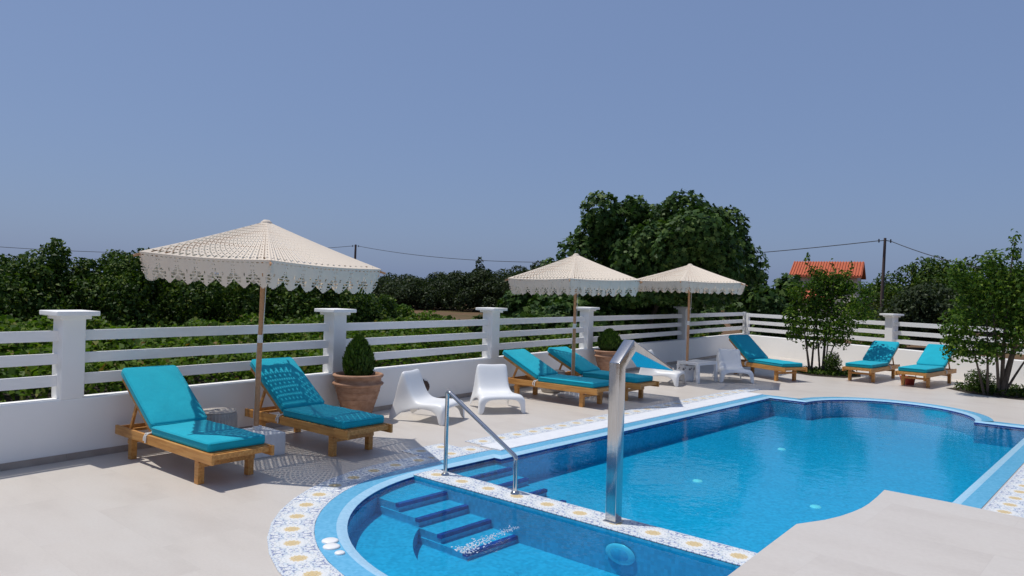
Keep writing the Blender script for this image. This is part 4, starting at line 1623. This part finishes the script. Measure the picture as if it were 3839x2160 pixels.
B1 = [blob(0.65, -0.75, 1.85, 0.32, .7), blob(0.5, -0.6, 1.5, 0.32, .7), blob(0.72, -0.7, 2.15, 0.24, .7), blob(0.85, -0.5, 1.6, 0.26, .6), blob(-0.6, 0.2, 2.05, 0.3), blob(0.0, 0.2, 2.45, 0.28), blob(0.45, 0.2, 2.4, 0.28), blob(-0.55, 0, 1.25, 0.36), blob(-0.1, 0.1, 1.55, 0.42), blob(0.4, 0, 1.65, 0.42), blob(0.6, 0.1, 1.25, 0.36), blob(0.1, -0.2, 1.1, 0.42), blob(-0.45, 0.1, 1.75, 0.34),
      blob(0.15, 0.2, 2.0, 0.36), blob(-0.35, -0.1, 2.2, 0.26), blob(0.55, 0, 2.15, 0.30), blob(0.62, 0.0, 2.5, 0.17, .6), blob(0.3, 0.1, 2.45, 0.15, .6), blob(-0.3, 0, 2.6, 0.18, .6),
      blob(-0.42, 0, 2.9, 0.10, .8, 0.2), blob(0.22, 0, 2.75, 0.07, .8, 0.22), blob(0.7, 0, 2.72, 0.08, .7, 0.16), blob(-0.7, 0, 1.0, 0.24), blob(0.5, -0.1, 0.85, 0.26, .7), blob(-0.25, 0, 0.8, 0.28, .6), blob(0.78, 0, 1.75, 0.22), blob(0.05, 0.1, 2.3, 0.3), blob(0.35, 0, 2.15, 0.26), blob(-0.1, 0, 1.9, 0.34), blob(-0.75, 0.1, 1.45, 0.26), blob(0.72, 0.1, 2.2, 0.22)]
garden_tree('small leafy tree with several thin stems, left of the two far loungers', (-4.72, 20.05, 0), B1, 500,
            [(spr(-0.28, 0, 0), spr(-0.5, 0, 1.4), .035), (spr(-0.22, 0.05, 0), spr(-0.1, 0.1, 1.7), .032), (spr(0.05, 0, 0), spr(0.2, 0, 2.2), .04), (spr(0.1, 0, 0), spr(0.62, 0, 1.3), .026), (spr(0.02, 0.1, 0), spr(-0.35, 0.1, 2.9), .026), (spr(0.1, 0, 0.0), spr(0.3, 0, 2.7), .022)], 3)
B2 = [blob(-0.9, 0, 1.4, 0.42), blob(-0.5, 0.1, 1.75, 0.5), blob(0.1, 0, 1.9, 0.55), blob(0.7, 0.1, 1.7, 0.55), blob(0.2, -0.2, 1.35, 0.5), blob(-0.3, 0, 2.2, 0.46), blob(0.35, 0.1, 2.4, 0.46), blob(0.95, 0, 2.2, 0.46),
      blob(-0.75, 0, 2.25, 0.34), blob(-0.95, 0, 2.55, 0.26), blob(-0.2, 0, 2.75, 0.3), blob(0.2, 0, 2.95, 0.17, .8), blob(0.2, 0, 3.25, 0.12, .8, 0.25), blob(0.75, 0, 2.75, 0.3), blob(1.3, 0, 1.9, 0.5), blob(1.4, 0, 1.4, 0.45),
      blob(-0.95, 0, 0.95, 0.34), blob(-0.45, -0.1, 0.95, 0.36), blob(0.85, -0.1, 1.15, 0.45), blob(-0.15, 0, 0.95, 0.25, .4)]
garden_tree('larger leafy tree with a leaning trunk at the right edge, right of the last lounger', (-0.80, 18.50, 0), B2, 520,
            [(spr(0.0, 0, 0), spr(0.55, 0.1, 1.9), .075), (spr(0.05, 0.02, 0.0), spr(0.9, 0, 1.3), .03), (spr(-0.35, 0, 0), spr(-0.75, 0, 1.4), .028), (spr(-0.28, 0, 0), spr(-0.35, 0, 1.8), .03), (spr(0.04, 0.05, 0.0), spr(0.2, 0, 3.2), .045), (spr(-0.05, 0, 0.0), spr(-0.3, 0, 2.3), .035)], 4)
for lab, x, y, r, hgt in (('dark upright shrub at the foot of the left small tree', -4.38, 19.78, 0.22, 0.60), ('dark shrub at the foot of the right small tree', -1.2, 18.75, 0.30, 0.5), ('spiky dark shrub at the right edge under the larger small tree', 0.15, 18.35, 0.32, 0.42)):
    bl = [((0, 0, hgt * 0.5), (r, r, hgt * 0.52), 1.0)]
    tree('bed_shrub', lab, (x, y, 0), bl, 900, 0.10, M['leaf_orchard'], [((0, 0, hgt * 0.7), 1)], 0.02, 70, 'dark shrubs in the planting beds', 1.0, False, 0.22, 'shrub', 0.0, 0.2)

# ------------------------------------------------------------------ pots with clipped cypress
def pot(label, x, y, s):
    t = thing('terracotta_pot', label, 'plant pot', (x, y, 0), 0, 'terracotta pots before the wall piers')
    prof = [(0.0, 0.0), (0.17, 0.0), (0.175, 0.02), (0.20, 0.12), (0.245, 0.26), (0.282, 0.38), (0.300, 0.455), (0.302, 0.475)]
    rim = [(0.302, 0.475), (0.322, 0.482), (0.338, 0.497), (0.338, 0.512), (0.318, 0.524), (0.306, 0.534), (0.306, 0.574), (0.322, 0.586), (0.336, 0.604), (0.336, 0.618), (0.322, 0.632), (0.300, 0.632), (0.288, 0.60), (0.282, 0.56)]
    mb = MB()
    mb.lathe([(r * s, z * s) for r, z in prof], 48, True, lambda a_, i: 0.004 * math.sin(7 * a_ + i * 1.7))
    mb.build('pot_body', M['terracotta'], t)
    mb = MB()
    mb.lathe([(r * s, z * s) for r, z in rim], 48)
    mb.build('rim', M['terracotta'], t)
    mb = MB()
    for zz_ in (0.16, 0.30, 0.40):
        r_ = np.interp(zz_, [p[1] for p in prof], [p[0] for p in prof])
        mb.lathe([(r_ * s * 1.0, (zz_ - 0.008) * s), (r_ * s * 1.022, zz_ * s), (r_ * s * 1.012, (zz_ + 0.008) * s)], 48)
    mb.build('throwing_ridge', M['terracotta'], t)
    mb = MB()
    mb.lathe([(0, 0.575 * s), (0.285 * s, 0.57 * s)], 32)
    mb.build('soil', M['soil'], t)


def cypress(label, x, y, z, rx, hgt, cone):
    t = thing('clipped_cypress', label, 'cypress', (x, y, z), 0, 'clipped cypresses in the terracotta pots')
    k = 4600
    u = rng.random(k)
    a_ = rng.uniform(0, 6.283, k)
    prof = np.sin(np.pi * np.clip(u, 0, 1) ** (0.62 if cone else 0.85)) ** 0.62
    r_ = rx * prof * (0.55 + 0.45 * rng.random(k) ** 0.5) * (1 + 0.06 * np.sin(a_ * 9 + u * 20))
    c = np.stack([r_ * np.cos(a_), r_ * np.sin(a_), u * hgt], 1)
    o = np.stack([np.cos(a_), np.sin(a_), 0.5 + 0 * a_], 1)
    # upright flat sprays
    d = o + rng.normal(0, 0.5, (k, 3))
    d /= np.linalg.norm(d, axis=1, keepdims=True)
    ax = np.stack([np.cos(a_) * 0.35, np.sin(a_) * 0.35, np.ones(k)], 1) + rng.normal(0, 0.25, (k, 3))
    ax /= np.linalg.norm(ax, axis=1, keepdims=True)
    sd_ = np.cross(d, ax)
    sd_ /= np.linalg.norm(sd_, axis=1, keepdims=True) + 1e-9
    s = 0.055 * rng.uniform(0.7, 1.3, (k, 1))
    q = np.stack([c - ax * s * .5, c + sd_ * s * .22, c + ax * s * .7, c - sd_ * s * .22], 1)
    f = link('foliage', quads('foliage', q, M['leaf_cypress']), t)
    f['kind'] = 'stuff'
    mb = MB()
    mb.tube([(0, 0, -0.06), (0.01, 0, hgt * 0.6)], [0.02, 0.008], 8)
    mb.build('trunk', M['bark'], t)


pot('large terracotta pot before the second pier, behind the shaded lounger', -7.95, 7.33, 1.06)
cypress('pointed clipped cypress in the near terracotta pot', -7.95, 7.33, 0.61, 0.22, 0.585, True)
pot('terracotta pot half hidden behind the low-backed loungers', -7.92, 14.7, 1.0)
cypress('rounder clipped cypress in the far terracotta pot', -7.92, 14.7, 0.56, 0.26, 0.53, False)


# ------------------------------------------------------------------ poufs, wall lantern, red tub
def pouf(label, x, y, r, hgt):
    mb = MB()
    prof = [(0.0, hgt * 0.97), (r * 0.5, hgt), (r * 0.86, hgt * 0.985), (r * 0.97, hgt * 0.94), (r, hgt * 0.86), (r * 1.01, hgt * 0.5), (r, hgt * 0.14), (r * 0.95, hgt * 0.03), (r * 0.8, 0.0), (0.0, 0.0)]
    mb.lathe(prof, 160, True, lambda a_, i: (0.022 * math.cos(40 * a_) if 2 < i < 8 else 0.0))
    t = thing('round_pouf', label, 'pouf', (x, y, 0), 0, 'grey knitted poufs by the wall')
    mb.build('pouf_body', M['pouf'], t)
    mb = MB()
    pts = [(r * 0.93 * math.cos(k * 2 * math.pi / 48), r * 0.93 * math.sin(k * 2 * math.pi / 48), hgt * 0.975) for k in range(49)]
    mb.tube(pts, 0.009, 6, False)
    mb.build('piping', M['pouf'], t)


pouf('round grey knitted pouf behind the nearest umbrella pole', -7.80, 5.02, 0.225, 0.43)
pouf('round grey knitted pouf between the two low-backed loungers', -7.62, 11.95, 0.225, 0.41)

ln = thing('wall_lantern', 'round rusty iron grille lantern fixed low on the garden wall', 'wall lantern', (-8.325, 9.1, 0.285))
mb = MB()
mb.tube([(0, 0, 0), (0.015, 0, 0)], 0.10, 24)
mb.build('back_plate', M['iron'], ln)
mb = MB()
for k in range(7):
    a_ = k * math.pi / 7
    pts = []
    for j in range(13):
        b_ = math.pi * j / 12
        pts.append((0.015 + 0.085 * math.sin(b_), 0.10 * math.cos(b_) * math.cos(a_), 0.10 * math.cos(b_) * math.sin(a_)))
    mb.tube(pts, 0.006, 5)
mb.build('cage_bar', M['iron'], ln)
mb = MB()
for rr2, xx in ((0.093, 0.045), (0.065, 0.078)):
    mb.tube([(xx, rr2 * math.cos(k * 2 * math.pi / 24), rr2 * math.sin(k * 2 * math.pi / 24)) for k in range(25)], 0.006, 5, False)
for k in range(8):
    a_ = k * math.pi / 4
    mb.tube([(0.01, 0.095 * math.cos(a_), 0.095 * math.sin(a_)), (0.012, 0.128 * math.cos(a_), 0.128 * math.sin(a_))], [0.014, 0.004], 5)
mb.build('cage_ring', M['iron'], ln)

rd = thing('red_tub', 'small faded red tub under the last lounger before the right tree', 'tub', (-2.62, 19.15, 0))
mb = MB()
mb.lathe([(0, 0), (0.13, 0), (0.16, 0.16), (0.175, 0.165), (0.17, 0.18), (0.15, 0.16), (0.12, 0.02), (0, 0.02)], 24)
mb.build('tub_body', M['red'], rd)
mb = MB()
mb.tube([(-0.17, 0, 0.17), (-0.15, 0, 0.23), (0, 0, 0.27), (0.15, 0, 0.23), (0.17, 0, 0.17)], 0.008, 6)
mb.build('handle', M['red'], rd)

# ------------------------------------------------------------------ steel hand rail and fountain
hr = thing('pool_handrail', 'sloping polished steel handrail standing on the tiled divider', 'handrail', (*pw(0.10, -0.915)[:2], 0.008), -PA)
rad = 0.0205


def bend(p0, p1, p2, r, k=6):
    p0, p1, p2 = Vector(p0), Vector(p1), Vector(p2)
    a_ = p1 + (p0 - p1).normalized() * r
    b_ = p1 + (p2 - p1).normalized() * r
    return [(1 - t) ** 2 * a_ + 2 * t * (1 - t) * p1 + t * t * b_ for t in [j / k for j in range(k + 1)]]


top, kink, foot = (0.0, 0, 0.865), (0.945, 0, 0.345), (0.945, 0, 0)
pts = [Vector((0, 0, 0))] + bend((0, 0, 0), top, kink, 0.05) + bend(top, kink, foot, 0.03) + [Vector(foot)]
mb = MB()
mb.tube(pts, rad, 14)
mb.build('rail_tube', M['steel'], hr)
for x in (0, 0.945):
    mb = MB()
    mb.lathe([(0.021, 0.03), (0.034, 0.022), (0.045, 0.004), (0.045, 0.0)], 20, True, None, (x, 0, 0))
    mb.build('base_flange', M['steel'], hr)

fn = thing('pool_fountain', 'square steel cascade fountain with a flared triangular mouth on the divider', 'fountain', (*pw(2.16, -0.945)[:2], 0.008), -PA)
w = 0.10


def sq_sweep(mb, path, w):
    """square tube along a path in the local y-z plane with mitred bends"""
    path = [Vector(p) for p in path]
    rings = []
    for i, p in enumerate(path):
        d0 = (p - path[i - 1]).normalized() if i else (path[1] - p).normalized()
        d1 = (path[i + 1] - p).normalized() if i < len(path) - 1 else d0
        m = (d0 + d1).normalized()
        nrm = Vector((0, -m.z, m.y))
        k_ = (w / 2) / max(0.3, m.dot(d0))
        rings.append([p + Vector((sx * w / 2, 0, 0)) + nrm * (sy * k_) for sx, sy in ((-1, -1), (1, -1), (1, 1), (-1, 1))])
    vs = [q for r_ in rings for q in r_]
    fs = [(0, 1, 2, 3)]
    for i in range(len(path) - 1):
        fs += [(i * 4 + k, i * 4 + (k + 1) % 4, (i + 1) * 4 + (k + 1) % 4, (i + 1) * 4 + k) for k in range(4)]
    e = (len(path) - 1) * 4
    fs.append((e + 3, e + 2, e + 1, e))
    mb.add(vs, fs)


mb = MB()
sq_sweep(mb, [(0, 0, 0), (0, 0, 1.305), (0, 0.20, 1.475)], w)
mb.build('post', M['steel2'], fn, bevel=0.006, seg=3)
mb = MB()
# flared mouth: thin hollow wedge from the bent head down to the wide lip
A = [(-0.049, 0.165, 1.508), (0.049, 0.165, 1.508), (0.049, 0.20, 1.41), (-0.049, 0.20, 1.41)]
Bp = [(-0.185, 0.60, 1.262), (0.185, 0.60, 1.262), (0.185, 0.595, 1.240), (-0.185, 0.595, 1.240)]
mb.add(A + Bp, [(0, 1, 5, 4), (2, 3, 7, 6), (1, 2, 6, 5), (3, 0, 4, 7), (4, 5, 6, 7)])
mb.build('flared_mouth', M['steel2'], fn, bevel=0.004)
mb = MB()
mb.tube([(-0.187, 0.60, 1.25), (0.187, 0.60, 1.25)], 0.014, 10)
mb.build('lip', M['steel'], fn)
mb = MB()
mb.box((0, 0, 0.006), (0.13, 0.13, 0.012))
mb.build('base_plate', M['steel2'], fn, bevel=0.003)

# ------------------------------------------------------------------ raised terrace the view is taken from
E_ = [(-1.12, -5.0), (-1.12, 1.0), (-1.10, 3.14), (-1.09, 3.48), (-1.07, 4.11), (-1.02, 4.20), (-0.97, 4.29), (-0.92, 4.42), (-0.885, 4.55), (-0.86, 4.67), (-0.845, 4.80), (-0.835, 5.0), (-0.83, 5.22)]
E_ += [(-0.44, 5.17), (-0.10, 5.09), (1.0, 4.95), (6.0, 4.4), (6.0, -5.0)]
tr_ = bpy.data.objects.new('raised_terrace', None)
COL.objects.link(tr_)
tag(tr_, kind='structure')
mb = MB()
mb.prism(E_, 0.678, 0.72)
mb.build('terrace_paving', M['deck'], tr_, bevel=0.006)
inner_e = [(x + 0.03 if x < 5 else x, y - 0.03 if y > 4 else y) for x, y in E_]
mb = MB()
mb.prism(inner_e, -0.02, 0.679)
mb.build('terrace_wall', M['plaster'], tr_)

bpy.context.view_layer.update()
